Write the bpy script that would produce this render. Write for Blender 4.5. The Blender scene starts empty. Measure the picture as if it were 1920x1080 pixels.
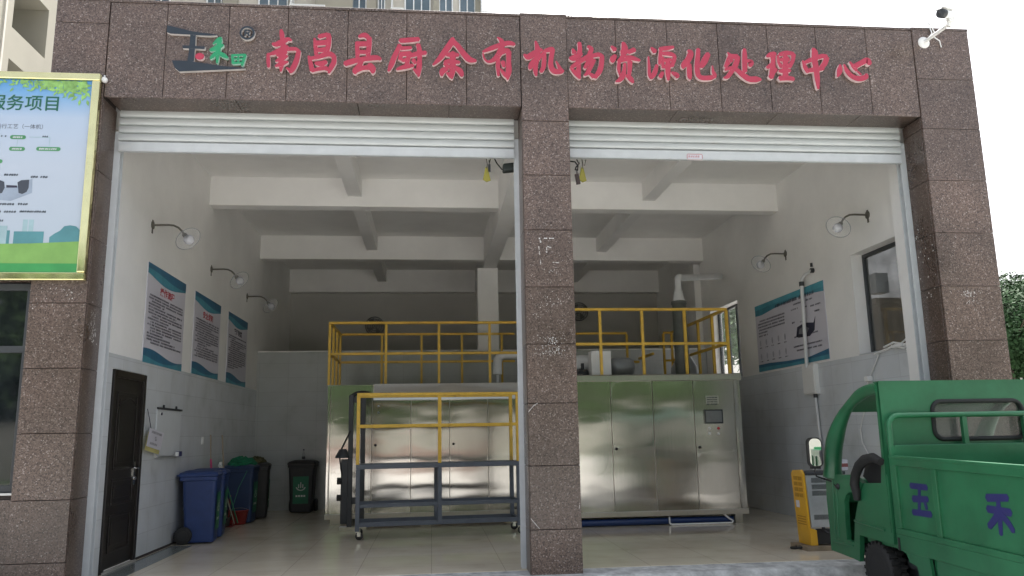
import bpy, bmesh, math, random
from mathutils import Vector, Matrix
random.seed(7)
scn = bpy.context.scene
COL = scn.collection
# ---------------------------------------------------------------- camera
R=(0.994942, -0.09896, -0.017229)
U=(-0.001037, -0.181635, 0.983366)
W=(0.100443, 0.978374, 0.180819)
C=(0.0, -8.6521, 1.45)
LENS=27.9346
cam = bpy.data.objects.new('camera', bpy.data.cameras.new('camera')); COL.objects.link(cam)
cam.matrix_world = Matrix(((R[0],U[0],-W[0],C[0]),(R[1],U[1],-W[1],C[1]),(R[2],U[2],-W[2],C[2]),(0,0,0,1)))
cam.data.sensor_width = 36; cam.data.lens = LENS; cam.data.clip_end = 2000; cam.data.clip_start = .05
scn.camera = cam
# ---------------------------------------------------------------- sky, sun, exposure
SUN_DIR = Vector((.26, .62, 1.25)).normalized()        # towards the sun: behind the building
elev = math.asin(SUN_DIR.z); azim = math.atan2(SUN_DIR.x, SUN_DIR.y)
wd = bpy.data.worlds.new('World'); scn.world = wd; wd.use_nodes = True
nt = wd.node_tree; bg = nt.nodes['Background']
sky = nt.nodes.new('ShaderNodeTexSky'); sky.sky_type = 'NISHITA'; sky.sun_disc = False
sky.sun_elevation = elev; sky.sun_rotation = azim; sky.air_density = 1.0; sky.dust_density = 6.0; sky.ozone_density = 1.0
hs = nt.nodes.new('ShaderNodeHueSaturation'); hs.inputs['Saturation'].default_value = .45
nt.links.new(sky.outputs[0], hs.inputs['Color']); nt.links.new(hs.outputs[0], bg.inputs[0])
bg.inputs[1].default_value = .13
sl = bpy.data.lights.new('sun', 'SUN'); sl.energy = 3.2; sl.angle = math.radians(1.5); sl.color = (1, .965, .92)
so = bpy.data.objects.new('sun', sl); COL.objects.link(so)
so.rotation_euler = SUN_DIR.to_track_quat('Z', 'Y').to_euler(); so.location = (0, 0, 60)
scn.view_settings.view_transform = 'Standard'; scn.view_settings.look = 'None'
scn.view_settings.exposure = 1.58; scn.view_settings.gamma = 1; scn.view_settings.use_curve_mapping = False
scn.render.engine = 'CYCLES'
cy = scn.cycles; cy.max_bounces = 9; cy.diffuse_bounces = 6; cy.glossy_bounces = 5; cy.transmission_bounces = 6; cy.transparent_max_bounces = 12
cy.use_denoising = True; cy.sample_clamp_indirect = 8; cy.caustics_reflective = False; cy.caustics_refractive = False

# ---------------------------------------------------------------- materials
def new_mat(name):
    m = bpy.data.materials.new(name); m.use_nodes = True
    return m, m.node_tree, m.node_tree.nodes['Principled BSDF']
def ramp(nt, stops):
    r = nt.nodes.new('ShaderNodeValToRGB'); e = r.color_ramp.elements
    while len(e) < len(stops): e.new(.5)
    for k, (p, c) in enumerate(stops):
        e[k].position = p; e[k].color = tuple(c) + (1,)
    return r
def objco(nt, scale=(1,1,1)):
    t = nt.nodes.new('ShaderNodeTexCoord'); mp = nt.nodes.new('ShaderNodeMapping')
    mp.inputs['Scale'].default_value = scale
    nt.links.new(t.outputs['Object'], mp.inputs['Vector']); return mp
def M(name, col, rough=.5, metal=0., var=.12, scale=4., bump=0., bscale=60., rvar=.15, spec=.5, coat=0., dirt=None, stretch=(1,1,1)):
    m, nt, b = new_mat(name)
    mp = objco(nt, stretch)
    n = nt.nodes.new('ShaderNodeTexNoise'); n.inputs['Scale'].default_value = scale; n.inputs['Detail'].default_value = 6; n.inputs['Roughness'].default_value = .62
    nt.links.new(mp.outputs[0], n.inputs['Vector'])
    lo = [max(0, c*(1-var)) for c in col]; hi = [min(1, c*(1+var)) for c in col]
    st = [(.3, lo), (.7, hi)]
    if dirt: st = [(.22, dirt), (.38, lo), (.7, hi)]
    r = ramp(nt, st); nt.links.new(n.outputs['Fac'], r.inputs[0]); nt.links.new(r.outputs[0], b.inputs['Base Color'])
    mr = nt.nodes.new('ShaderNodeMapRange'); mr.inputs['To Min'].default_value = max(.02, rough*(1-rvar)); mr.inputs['To Max'].default_value = min(1, rough*(1+rvar))
    nt.links.new(n.outputs['Fac'], mr.inputs['Value']); nt.links.new(mr.outputs[0], b.inputs['Roughness'])
    b.inputs['Metallic'].default_value = metal; b.inputs['Specular IOR Level'].default_value = spec; b.inputs['Coat Weight'].default_value = coat
    if bump:
        n2 = nt.nodes.new('ShaderNodeTexNoise'); n2.inputs['Scale'].default_value = bscale; n2.inputs['Detail'].default_value = 4
        nt.links.new(mp.outputs[0], n2.inputs['Vector'])
        bp = nt.nodes.new('ShaderNodeBump'); bp.inputs['Strength'].default_value = bump; bp.inputs['Distance'].default_value = .02
        nt.links.new(n2.outputs['Fac'], bp.inputs['Height']); nt.links.new(bp.outputs[0], b.inputs['Normal'])
    return m
def granite(name, gain=1., rough=.3):
    m, nt, b = new_mat(name)
    mp = objco(nt)
    v = nt.nodes.new('ShaderNodeTexVoronoi'); v.inputs['Scale'].default_value = 92; nt.links.new(mp.outputs[0], v.inputs['Vector'])
    sx = nt.nodes.new('ShaderNodeSeparateColor'); nt.links.new(v.outputs['Color'], sx.inputs[0])
    g = gain
    r = ramp(nt, [(.0, (.036*g,.024*g,.019*g)), (.2, (.078*g,.053*g,.042*g)), (.45, (.116*g,.081*g,.065*g)), (.80, (.138*g,.098*g,.081*g)), (.94, (.178*g,.137*g,.12*g)), (1., (.31*g,.265*g,.245*g))])
    nt.links.new(sx.outputs[0], r.inputs[0])
    v2 = nt.nodes.new('ShaderNodeTexNoise'); v2.inputs['Scale'].default_value = 1.3; v2.inputs['Detail'].default_value = 5; nt.links.new(mp.outputs[0], v2.inputs['Vector'])
    r2 = ramp(nt, [(.28, (.72,.70,.68)), (.5, (.98,.97,.96)), (.72, (1.18,1.14,1.12))]); nt.links.new(v2.outputs['Fac'], r2.inputs[0])
    at = nt.nodes.new('ShaderNodeAttribute'); at.attribute_name = 'tone'
    mx = nt.nodes.new('ShaderNodeMix'); mx.data_type = 'RGBA'; mx.blend_type = 'MULTIPLY'; mx.inputs[0].default_value = 1
    nt.links.new(r.outputs[0], mx.inputs[6]); nt.links.new(r2.outputs[0], mx.inputs[7])
    mx2 = nt.nodes.new('ShaderNodeMix'); mx2.data_type = 'RGBA'; mx2.blend_type = 'MULTIPLY'; mx2.inputs[0].default_value = 1
    nt.links.new(mx.outputs[2], mx2.inputs[6]); nt.links.new(at.outputs['Fac'], mx2.inputs[7])
    nt.links.new(mx2.outputs[2], b.inputs['Base Color'])
    mr = nt.nodes.new('ShaderNodeMapRange'); mr.inputs['To Min'].default_value = rough*.8; mr.inputs['To Max'].default_value = rough*1.35
    nt.links.new(v2.outputs['Fac'], mr.inputs['Value']); nt.links.new(mr.outputs[0], b.inputs['Roughness']); b.inputs['Specular IOR Level'].default_value = .6
    return m
def tiles(name, col, mortar, w, h, axes, rough, msize=.004, bump=.15, var=.03, offset=0.):
    m, nt, b = new_mat(name)
    t = nt.nodes.new('ShaderNodeTexCoord'); s = nt.nodes.new('ShaderNodeSeparateXYZ'); c = nt.nodes.new('ShaderNodeCombineXYZ')
    nt.links.new(t.outputs['Object'], s.inputs[0])
    nt.links.new(s.outputs[axes[0]], c.inputs[0]); nt.links.new(s.outputs[axes[1]], c.inputs[1])
    br = nt.nodes.new('ShaderNodeTexBrick'); br.offset = offset; br.squash = 1
    br.inputs['Scale'].default_value = 1; br.inputs['Brick Width'].default_value = w; br.inputs['Row Height'].default_value = h; br.inputs['Mortar Size'].default_value = msize
    br.inputs['Color1'].default_value = tuple(x*(1-var) for x in col)+(1,); br.inputs['Color2'].default_value = tuple(min(1,x*(1+var)) for x in col)+(1,); br.inputs['Mortar'].default_value = tuple(mortar)+(1,)
    nt.links.new(c.outputs[0], br.inputs['Vector'])
    n = nt.nodes.new('ShaderNodeTexNoise'); n.inputs['Scale'].default_value = 2.2; n.inputs['Detail'].default_value = 7; nt.links.new(t.outputs['Object'], n.inputs['Vector'])
    rr = ramp(nt, [(.25, (.80,.79,.77)), (.42, (.94,.935,.92)), (.65, (1,1,1))]); nt.links.new(n.outputs['Fac'], rr.inputs[0])
    mx = nt.nodes.new('ShaderNodeMix'); mx.data_type = 'RGBA'; mx.blend_type = 'MULTIPLY'; mx.inputs[0].default_value = 1
    nt.links.new(br.outputs['Color'], mx.inputs[6]); nt.links.new(rr.outputs[0], mx.inputs[7]); nt.links.new(mx.outputs[2], b.inputs['Base Color'])
    mr = nt.nodes.new('ShaderNodeMapRange'); mr.inputs['To Min'].default_value = rough*.7; mr.inputs['To Max'].default_value = rough*1.6
    nt.links.new(n.outputs['Fac'], mr.inputs['Value']); nt.links.new(mr.outputs[0], b.inputs['Roughness'])
    bp = nt.nodes.new('ShaderNodeBump'); bp.inputs['Strength'].default_value = bump; bp.inputs['Distance'].default_value = .003; bp.invert = True
    nt.links.new(br.outputs['Fac'], bp.inputs['Height']); nt.links.new(bp.outputs[0], b.inputs['Normal'])
    return m
def steel(name, rough=.14, wav=.35):
    m, nt, b = new_mat(name)
    b.inputs['Metallic'].default_value = 1; b.inputs['Roughness'].default_value = rough; b.inputs['Anisotropic'].default_value = .95
    tg = nt.nodes.new('ShaderNodeTangent'); tg.direction_type = 'RADIAL'; tg.axis = 'Z'; nt.links.new(tg.outputs[0], b.inputs['Tangent'])
    mp = objco(nt, (.75, 1., 2.3))
    n = nt.nodes.new('ShaderNodeTexNoise'); n.inputs['Scale'].default_value = 1.25; n.inputs['Detail'].default_value = 1.2; n.inputs['Roughness'].default_value = .35
    nt.links.new(mp.outputs[0], n.inputs['Vector'])
    bp = nt.nodes.new('ShaderNodeBump'); bp.inputs['Strength'].default_value = wav; bp.inputs['Distance'].default_value = .03
    nt.links.new(n.outputs['Fac'], bp.inputs['Height']); nt.links.new(bp.outputs[0], b.inputs['Normal'])
    mp2 = objco(nt, (160, 160, 2.))
    n2 = nt.nodes.new('ShaderNodeTexNoise'); n2.inputs['Scale'].default_value = 1; n2.inputs['Detail'].default_value = 3; nt.links.new(mp2.outputs[0], n2.inputs['Vector'])
    r = ramp(nt, [(.3, (.50,.485,.45)), (.7, (.565,.55,.51))]); nt.links.new(n2.outputs['Fac'], r.inputs[0]); nt.links.new(r.outputs[0], b.inputs['Base Color'])
    mr = nt.nodes.new('ShaderNodeMapRange'); mr.inputs['To Min'].default_value = rough*.8; mr.inputs['To Max'].default_value = rough*1.3
    nt.links.new(n2.outputs['Fac'], mr.inputs['Value']); nt.links.new(mr.outputs[0], b.inputs['Roughness'])
    return m
def glass(name, col=(.9,.95,.95), alpha=.25, rough=.03):
    m, nt, b = new_mat(name)
    n = nt.nodes.new('ShaderNodeTexNoise'); n.inputs['Scale'].default_value = 3; mp = objco(nt); nt.links.new(mp.outputs[0], n.inputs['Vector'])
    mr = nt.nodes.new('ShaderNodeMapRange'); mr.inputs['To Min'].default_value = alpha*.8; mr.inputs['To Max'].default_value = alpha*1.2
    nt.links.new(n.outputs['Fac'], mr.inputs['Value']); nt.links.new(mr.outputs[0], b.inputs['Alpha'])
    b.inputs['Base Color'].default_value = tuple(col)+(1,); b.inputs['Roughness'].default_value = rough; b.inputs['Specular IOR Level'].default_value = .8
    return m

m_gran = granite('polished_granite', 1.03, .27); m_grout = M('dark_grout', (.055,.045,.042), .8)
m_paint = M('white_wall_paint', (.84,.83,.805), .75, var=.06, scale=1.0, bump=.04, bscale=90)
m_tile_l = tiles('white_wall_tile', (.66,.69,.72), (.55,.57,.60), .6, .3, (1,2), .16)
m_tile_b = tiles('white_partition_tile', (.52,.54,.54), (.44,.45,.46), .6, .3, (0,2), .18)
m_floor = tiles('cream_floor_tile', (.80,.71,.56), (.54,.48,.39), .8, .8, (0,1), .06, bump=.05)
m_conc = M('stained_concrete', (.47,.48,.47), .85, var=.35, scale=6, bump=.3, bscale=25, dirt=(.2,.21,.21))
m_ground = M('pale_paving', (.43,.425,.41), .85, var=.18, scale=2.5, bump=.25, bscale=40)
m_shut = M('white_shutter_metal', (.55,.575,.575), .38, var=.05, scale=3, stretch=(1,1,8), dirt=(.45,.44,.40))
m_guide = M('white_guide_metal', (.56,.585,.60), .35, var=.05, scale=6, dirt=(.6,.6,.58))
m_steel = steel('brushed_steel', .145, .14); m_steel2 = steel('dull_steel', .3, .15)
m_yel = M('yellow_paint', (.66,.41,.045), .42, var=.12, scale=7, dirt=(.36,.2,.05))
m_grey = M('slate_grey_paint', (.085,.10,.125), .45, var=.15, scale=8)
m_fan = M('dusty_fan_grey', (.2,.2,.19), .6); m_dark = M('dark_machine_paint', (.035,.038,.042), .5, var=.2)
m_black = M('black_rubber', (.018,.018,.018), .7, var=.3, bump=.2, bscale=80)
m_blk = M('black_plastic', (.02,.02,.022), .45, var=.2)
m_blkbin = M('charcoal_bin_plastic', (.028,.026,.026), .5, var=.25)
m_blue = M('blue_bin_plastic', (.017,.042,.15), .45, var=.15, scale=6)
m_dblue = M('dark_blue_bin_plastic', (.02,.04,.10), .5, var=.2)
m_green = M('truck_green_paint', (.023,.146,.064), .38, var=.17, scale=2.6, rvar=.45, coat=.08, dirt=(.045,.135,.075), bump=.10, bscale=3.5)
m_navy = M('navy_sign_paint', (.022,.022,.125), .5)
m_red = M('red_letter_face', (.41,.038,.075), .5, var=.06); m_redside = M('pale_letter_edge', (.78,.60,.60), .6)
m_slate = M('slate_letter_face', (.022,.032,.045), .5); m_lside = M('grey_letter_edge', (.6,.57,.55), .6)
m_lgreen = M('green_letter_face', (.02,.27,.12), .5); m_gside = M('mint_letter_edge', (.45,.65,.55), .6)
m_door = M('dark_walnut_door', (.013,.010,.009), .32, var=.35, scale=3, stretch=(6,6,.6))
m_chrome = M('worn_chrome', (.6,.6,.6), .22, 1.)
m_white = M('white_plastic', (.78,.78,.76), .4, var=.04)
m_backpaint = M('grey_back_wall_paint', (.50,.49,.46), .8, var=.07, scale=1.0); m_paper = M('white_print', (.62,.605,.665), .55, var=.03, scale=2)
m_ink = M('dark_ink', (.035,.035,.06), .6); m_redink = M('red_ink', (.5,.03,.05), .6)
m_teal = M('teal_print', (.065,.27,.35), .5, var=.25, scale=3); m_teal2 = M('dark_teal_print', (.03,.14,.24), .5, var=.25, scale=3); m_teal3 = M('light_teal_print', (.08,.34,.42), .5, var=.2)
m_whiteboard = M('whiteboard_surface', (.70,.73,.75), .25, var=.03)
m_alu = M('anodised_aluminium', (.55,.56,.57), .35, .8)
m_frame = M('dark_window_frame', (.045,.05,.055), .4)
m_tint = M('tinted_window_glass', (.012,.015,.017), .04, var=.3, spec=.8); m_tint2 = glass('smoked_window_glass', (.05,.055,.05), .72, .04)
m_glass = glass('clear_glass', alpha=.18); m_dish = glass('clear_lamp_glass', (.7,.72,.75), .12, .08)
m_wind = glass('windscreen_glass', (.75,.85,.85), .10)
m_bulb = glass('frosted_bulb', (.75,.76,.82), .45, .25)
m_iron = M('dark_lamp_arm', (.14,.13,.11), .5, .5)
m_gold = M('gold_metal_frame', (.74,.68,.36), .06, .92, var=.08, scale=5)
m_duct = M('white_pvc_pipe', (.66,.67,.67), .4, var=.05)
m_chim = M('dark_olive_pipe', (.11,.12,.105), .5, var=.25)
m_tank = M('grey_tank_metal', (.33,.35,.36), .4, .4)
m_net = M('green_netting', (.01,.16,.075), .8, var=.4, scale=25)
m_mop = M('red_plastic', (.25,.02,.018), .5); m_pink = M('pink_plastic', (.6,.06,.2), .45); m_wood = M('pale_wood_stick', (.32,.26,.19), .6)
m_gpole = M('green_plastic_stick', (.04,.22,.12), .5)
m_label = M('green_sticker', (.02,.16,.08), .5); m_lmark = M('white_mark', (.62,.66,.62), .6)
m_char_y = M('amber_plastic', (.66,.36,.02), .4, var=.1); m_char_s = M('galvanised_sheet', (.55,.57,.58), .35, .6, var=.15, scale=5)
m_trunk = M('bark', (.09,.07,.05), .9, var=.4, bump=.4, bscale=30)
m_beige = M('beige_render', (.30,.285,.235), .85, var=.06, scale=.5); m_beige2 = M('pale_beige_render', (.50,.475,.42), .85, var=.05, scale=.5); m_brown = M('brown_render', (.24,.20,.15), .85)
m_bglass = M('blue_grey_glazing', (.10,.14,.17), .08, var=.3, scale=.6); m_wframe = M('white_window_frame', (.7,.72,.72), .4)
m_yrag = M('yellow_pull_tag', (.30,.27,.045), .6); m_resid = M('white_paint_residue', (.62,.60,.58), .8, var=.2)
m_screen = M('dark_touch_screen', (.03,.035,.04), .1); m_screen2 = M('grey_screen_face', (.16,.17,.17), .15)
m_bluepipe = M('blue_hose', (.012,.035,.12), .4)
m_addwall = M('added_wall_red', (.17,.115,.10), .8, var=.25, scale=3)
def leaf_mat(name, col):
    m, nt, b = new_mat(name)
    mp = objco(nt); n = nt.nodes.new('ShaderNodeTexNoise'); n.inputs['Scale'].default_value = 1.1; n.inputs['Detail'].default_value = 6; nt.links.new(mp.outputs[0], n.inputs['Vector'])
    r = ramp(nt, [(.3, [c*.55 for c in col]), (.5, col), (.72, [c*1.6 for c in col])]); nt.links.new(n.outputs['Fac'], r.inputs[0]); nt.links.new(r.outputs[0], b.inputs['Base Color'])
    b.inputs['Roughness'].default_value = .7; b.inputs['Specular IOR Level'].default_value = .15
    return m
m_leaf = leaf_mat('leaf_green', (.034,.075,.028)); m_leaf2 = leaf_mat('pale_leaf_green', (.058,.098,.04))

# ---------------------------------------------------------------- mesh helpers
class MB:
    def __init__(s): s.v = []; s.f = []; s.m = []; s.sm = []; s.t = []
    def add(s, vs, fs, m=0, sm=False, tone=1.):
        o = len(s.v); s.v += [Vector(v) for v in vs]
        for f in fs: s.f.append([o+i for i in f]); s.m.append(m); s.sm.append(sm); s.t.append(tone)
    def box(s, x0, x1, y0, y1, z0, z1, m=0, tone=1.):
        s.obox((x0,y0,z0), (x1-x0,0,0), (0,y1-y0,0), (0,0,z1-z0), m, tone); return s
    def obox(s, o, a, b, c, m=0, tone=1.):
        o, a, b, c = Vector(o), Vector(a), Vector(b), Vector(c)
        vs = [o, o+a, o+a+b, o+b, o+c, o+a+c, o+a+b+c, o+b+c]
        fs = [(0,3,2,1),(4,5,6,7),(0,1,5,4),(1,2,6,5),(2,3,7,6),(3,0,4,7)]
        if a.cross(b).dot(c) < 0: fs = [f[::-1] for f in fs]
        s.add(vs, fs, m, False, tone); return s
    def bar(s, p, q, w, h=None, m=0, up=(0,0,1)):
        p, q = Vector(p), Vector(q); h = h or w
        d = (q-p); n = d.normalized(); u = Vector(up)
        if abs(n.dot(u)) > .98: u = Vector((0,1,0))
        a = n.cross(u).normalized(); b = a.cross(n).normalized()
        s.obox(p-a*w/2-b*h/2, a*w, d, b*h, m); return s
    def prism(s, pts, ext, m=0, ms=None, sm=False):
        pts = [Vector(p) for p in pts]; e = Vector(ext); n = len(pts); ms = m if ms is None else ms
        nv = Vector((0,0,0))
        for i in range(n): nv += pts[i].cross(pts[(i+1) % n])
        if nv.dot(e) > 0: pts = pts[::-1]
        s.add(pts, [list(range(n))], m); s.add([p+e for p in pts], [list(range(n))[::-1]], m)
        vs = pts+[p+e for p in pts]
        s.add(vs, [[(i+1) % n, i, n+i, n+(i+1) % n] for i in range(n)], ms, sm); return s
    def tube(s, pts, r, n=10, m=0, caps=True):
        pts = [Vector(p) for p in pts]; k = len(pts); rr = r if isinstance(r, (list, tuple)) else [r]*k
        rings = []; a = None
        for i, p in enumerate(pts):
            d = ((pts[min(i+1, k-1)]-p).normalized() + (p-pts[max(i-1, 0)]).normalized()).normalized()
            if a is None: a = d.orthogonal().normalized()
            else: a = (a-d*a.dot(d)).normalized()
            b = d.cross(a)
            rings.append([p+(a*math.cos(2*math.pi*j/n)+b*math.sin(2*math.pi*j/n))*rr[i] for j in range(n)])
        vs = [v for R_ in rings for v in R_]; fs = []
        for i in range(k-1):
            for j in range(n): fs.append((i*n+j, i*n+(j+1) % n, (i+1)*n+(j+1) % n, (i+1)*n+j))
        s.add(vs, fs, m, True)
        if caps:
            s.add(rings[0], [list(range(n))[::-1]], m); s.add(rings[-1], [list(range(n))], m)
        return s
    def lathe(s, prof, o, ax=(0,0,1), n=20, m=0, caps=True):
        o = Vector(o); ax = Vector(ax).normalized(); a = ax.orthogonal().normalized(); b = ax.cross(a)
        vs = []; k = len(prof)
        for r, h in prof:
            for j in range(n): vs.append(o+ax*h+(a*math.cos(2*math.pi*j/n)+b*math.sin(2*math.pi*j/n))*max(r, 1e-4))
        fs = [(i*n+j, i*n+(j+1) % n, (i+1)*n+(j+1) % n, (i+1)*n+j) for i in range(k-1) for j in range(n)]
        s.add(vs, fs, m, True)
        if caps:
            s.add(vs[:n], [list(range(n))[::-1]], m); s.add(vs[-n:], [list(range(n))], m)
        return s
    def build(s, name, mats, parent=None, loc=None, bevel=0., seg=2, tone=False):
        if not isinstance(mats, (list, tuple)): mats = [mats]
        root = parent
        while root is not None and root.parent is not None: root = root.parent
        off = root.location if root is not None else Vector(loc or (0,0,0))
        me = bpy.data.meshes.new(name); me.from_pydata([tuple(v-off) for v in s.v], [], s.f); me.update()
        for mt in mats: me.materials.append(mt)
        me.polygons.foreach_set('material_index', s.m); me.polygons.foreach_set('use_smooth', s.sm)
        if tone:
            at = me.attributes.new('tone', 'FLOAT', 'FACE'); at.data.foreach_set('value', s.t)
        o = bpy.data.objects.new(name, me); COL.objects.link(o)
        if parent is not None: o.parent = parent
        else: o.location = off
        if bevel:
            b = o.modifiers.new('edge_bevel', 'BEVEL'); b.width = bevel; b.segments = seg; b.limit_method = 'ANGLE'; b.angle_limit = math.radians(50)
        return o
def tag(o, label, cat, group=None, kind=None):
    o['label'] = label; o['category'] = cat
    if group: o['group'] = group
    if kind: o['kind'] = kind
    return o
def thing(name, label, cat, loc=(0,0,0), rz=0., group=None):
    o = bpy.data.objects.new(name, None); COL.objects.link(o); o.location = loc; o.rotation_euler = (0,0,rz); o.empty_display_size = .2
    return tag(o, label, cat, group)
def struct(o): o['kind'] = 'structure'; return o
def dup(root, loc, label, rz=None):
    def cp(o, par):
        c = o.copy(); COL.objects.link(c)
        if par is not None: c.parent = par
        for ch in list(o.children): cp(ch, c)
        return c
    r = cp(root, None); r.location = loc; r['label'] = label
    if rz is not None: r.rotation_euler = (0,0,rz)
    return r
def smooth_path(pts, sub=6):
    """Catmull-Rom through (a, b, w) points"""
    if len(pts) < 3:
        out = []
        for i in range(len(pts)-1):
            for k in range(sub): t = k/sub; out.append(tuple(pts[i][j]*(1-t)+pts[i+1][j]*t for j in range(3)))
        return out+[pts[-1]]
    P = [pts[0]]+list(pts)+[pts[-1]]; out = []
    for i in range(1, len(P)-2):
        for k in range(sub):
            t = k/sub; q = []
            for j in range(3):
                a, b, c, d = P[i-1][j], P[i][j], P[i+1][j], P[i+2][j]
                q.append(.5*((2*b)+(-a+c)*t+(2*a-5*b+4*c-d)*t*t+(-a+3*b-3*c+d)*t**3))
            out.append(tuple(q))
    return out+[pts[-1]]
def brush(mb, stroke, to3, ext, layer, m=0, ms=1, gain=1.06):
    """one brush stroke as a solid ribbon of changing width; to3 maps (a, b) to 3-D, ext is the thickness vector"""
    p = smooth_path(stroke); n = len(p); L = []; Rr = []
    for i, (a, b, w) in enumerate(p):
        a0, b0, _ = p[max(i-1, 0)]; a1, b1, _ = p[min(i+1, n-1)]
        d = Vector((a1-a0, b1-b0)); d = d.normalized() if d.length > 1e-9 else Vector((1, 0))
        nn = Vector((-d.y, d.x))*max(w, .012)*.5*gain
        L.append((a+nn.x, b+nn.y)); Rr.append((a-nn.x, b-nn.y))
        if i == 0: d0 = d; w0 = max(w, .012)*.5*gain
        if i == n-1: d1 = d; w1 = max(w, .012)*.5*gain
    # ribbon of quads (robust where it bends), with a point on each end
    a0, b0, _ = p[0]; a1, b1, _ = p[-1]
    tip0 = (a0-d0.x*w0*.6, b0-d0.y*w0*.6); tip1 = (a1+d1.x*w1*.6, b1+d1.y*w1*.6)
    off = Vector(ext).normalized()*layer
    front = [to3(*q)+Vector(ext)+off for q in [tip0]+L+[tip1]+Rr[::-1]]
    back = [to3(*q) for q in [tip0]+L+[tip1]+Rr[::-1]]
    N = len(front); fs = [(0, 1, N-1)]
    for i in range(1, n): fs.append((i, i+1, N-i-1, N-i))
    fs.append((n, n+1, n+2))
    # orientation: normal along ext
    a, b, c = front[1], front[2], front[N-2]
    if (b-a).cross(c-a).dot(Vector(ext)) < 0: fs = [f[::-1] for f in fs]; side = [(i, (i+1) % N, N+(i+1) % N, N+i) for i in range(N)]
    else: side = [((i+1) % N, i, N+i, N+(i+1) % N) for i in range(N)]
    mb.add(front, fs, m); mb.add(front+back, side, ms)
def text_mesh(body, size, bold=0., align='LEFT'):
    cu = bpy.data.curves.new('lettering', 'FONT'); cu.body = body; cu.size = size; cu.offset = bold; cu.align_x = align; cu.resolution_u = 3
    o = bpy.data.objects.new('lettering', cu); COL.objects.link(o)
    bpy.context.view_layer.update()
    me = bpy.data.meshes.new_from_object(o.evaluated_get(bpy.context.evaluated_depsgraph_get()))
    vs = [tuple(v.co) for v in me.vertices]; fs = [list(p.vertices) for p in me.polygons]
    bpy.data.objects.remove(o); bpy.data.curves.remove(cu); bpy.data.meshes.remove(me)
    return vs, fs
class Sheet:
    """flat print: 2-D shapes laid on a plane in layers"""
    def __init__(s, o, u, v): s.o = Vector(o); s.u = Vector(u).normalized(); s.vv = Vector(v).normalized(); s.n = s.u.cross(s.vv)
    def p(s, a, b, lay): return s.o+s.u*a+s.vv*b+s.n*lay
    def poly(s, mb, pts, lay, m=0):
        P = [s.p(a, b, lay) for a, b in pts]; nv = Vector((0,0,0))
        for i in range(len(P)): nv += (P[i]-P[0]).cross(P[(i+1) % len(P)]-P[0])
        mb.add(P if nv.dot(s.n) > 0 else P[::-1], [list(range(len(P)))], m)
    def rect(s, mb, a0, a1, b0, b1, lay, m=0): s.poly(mb, [(a0,b0),(a1,b0),(a1,b1),(a0,b1)], lay, m)
    def text(s, mb, body, a, b, size, lay, m=0, bold=0., sx=1., align='LEFT'):
        vs, fs = text_mesh(body, size, bold, align)
        mb.add([s.p(a+x*sx, b+y, lay) for x, y, _ in vs], fs, m)
    def words(s, mb, a0, a1, b, h, lay, m=0, rnd=None):
        """a line of print too small to read: broken dark marks, one per character"""
        rnd = rnd or random; x = a0
        while x < a1-h*.6:
            w = h*rnd.uniform(.6, .9)
            if rnd.random() > .08:
                s.rect(mb, x, x+w*.42, b, b+h*rnd.uniform(.7, 1), lay, m); s.rect(mb, x+w*.56, x+w, b+h*rnd.uniform(0, .2), b+h, lay, m)
            x += h*1.02
# ---------------------------------------------------------------- ground
GZ = -.12
mb = MB(); mb.add([(-300,-300,GZ),(300,-300,GZ),(300,300,GZ),(-300,300,GZ)], [(0,1,2,3)]); struct(mb.build('ground', m_ground))
mb = MB()
rr = random.Random(3); N = 60; top = []; bot = []
x0, x1 = -4.3, 7.0
vs = []; fs = []
for i in range(N+1):
    x = x0+(x1-x0)*i/N; j = rr.uniform(-.015, .015)
    vs += [(x, .36, -.004), (x, -.12+j, -.006+rr.uniform(-.004,.002)), (x, -.22+j+rr.uniform(-.02,.02), GZ+.03), (x, -.30+rr.uniform(-.03,.03), GZ-.01)]
for i in range(N):
    for k in range(3): a = i*4+k; fs.append((a, a+1, a+5, a+4))
mb.add(vs, fs); struct(mb.build('concrete_apron', m_conc))
mb = MB(); mb.box(-3.75, 6.2, .30, 12.4, -.11, 0)
struct(mb.build('floor', m_floor))
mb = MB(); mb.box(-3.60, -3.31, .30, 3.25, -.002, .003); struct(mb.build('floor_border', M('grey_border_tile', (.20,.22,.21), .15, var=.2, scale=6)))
# unseen lawn behind the photographer, added for the steel doors to mirror
mb = MB(); mb.add([(-60,-36,GZ+.004),(60,-36,GZ+.004),(60,-24,GZ+.004),(-60,-24,GZ+.004)], [(0,1,2,3)]); struct(mb.build('lawn', M('lawn_grass', (.06,.12,.03), .9, var=.4, scale=9)))

# ---------------------------------------------------------------- the building
B = thing('treatment_building', 'two bay garage building faced in brown polished granite with both shutters rolled up', 'building')
rt = random.Random(11)
def panels(mb, xs, zs, yf, th=.03, gap=.006, axis='y', lo=.9, hi=1.1):
    for i in range(len(xs)-1):
        for k in range(len(zs)-1):
            a0, a1 = xs[i]+gap/2, xs[i+1]-gap/2; z0, z1 = zs[k]+gap/2, zs[k+1]-gap/2
            t = rt.uniform(lo, hi)
            if axis == 'y': mb.box(a0, a1, yf, yf+th, z0, z1, 0, t)
            elif axis == 'x': mb.box(yf, yf+th, a0, a1, z0, z1, 0, t)
            else: mb.box(a0, a1, z0, z1, yf, yf+th, 0, t)
ZT = 6.34; ZF = 5.2
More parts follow.
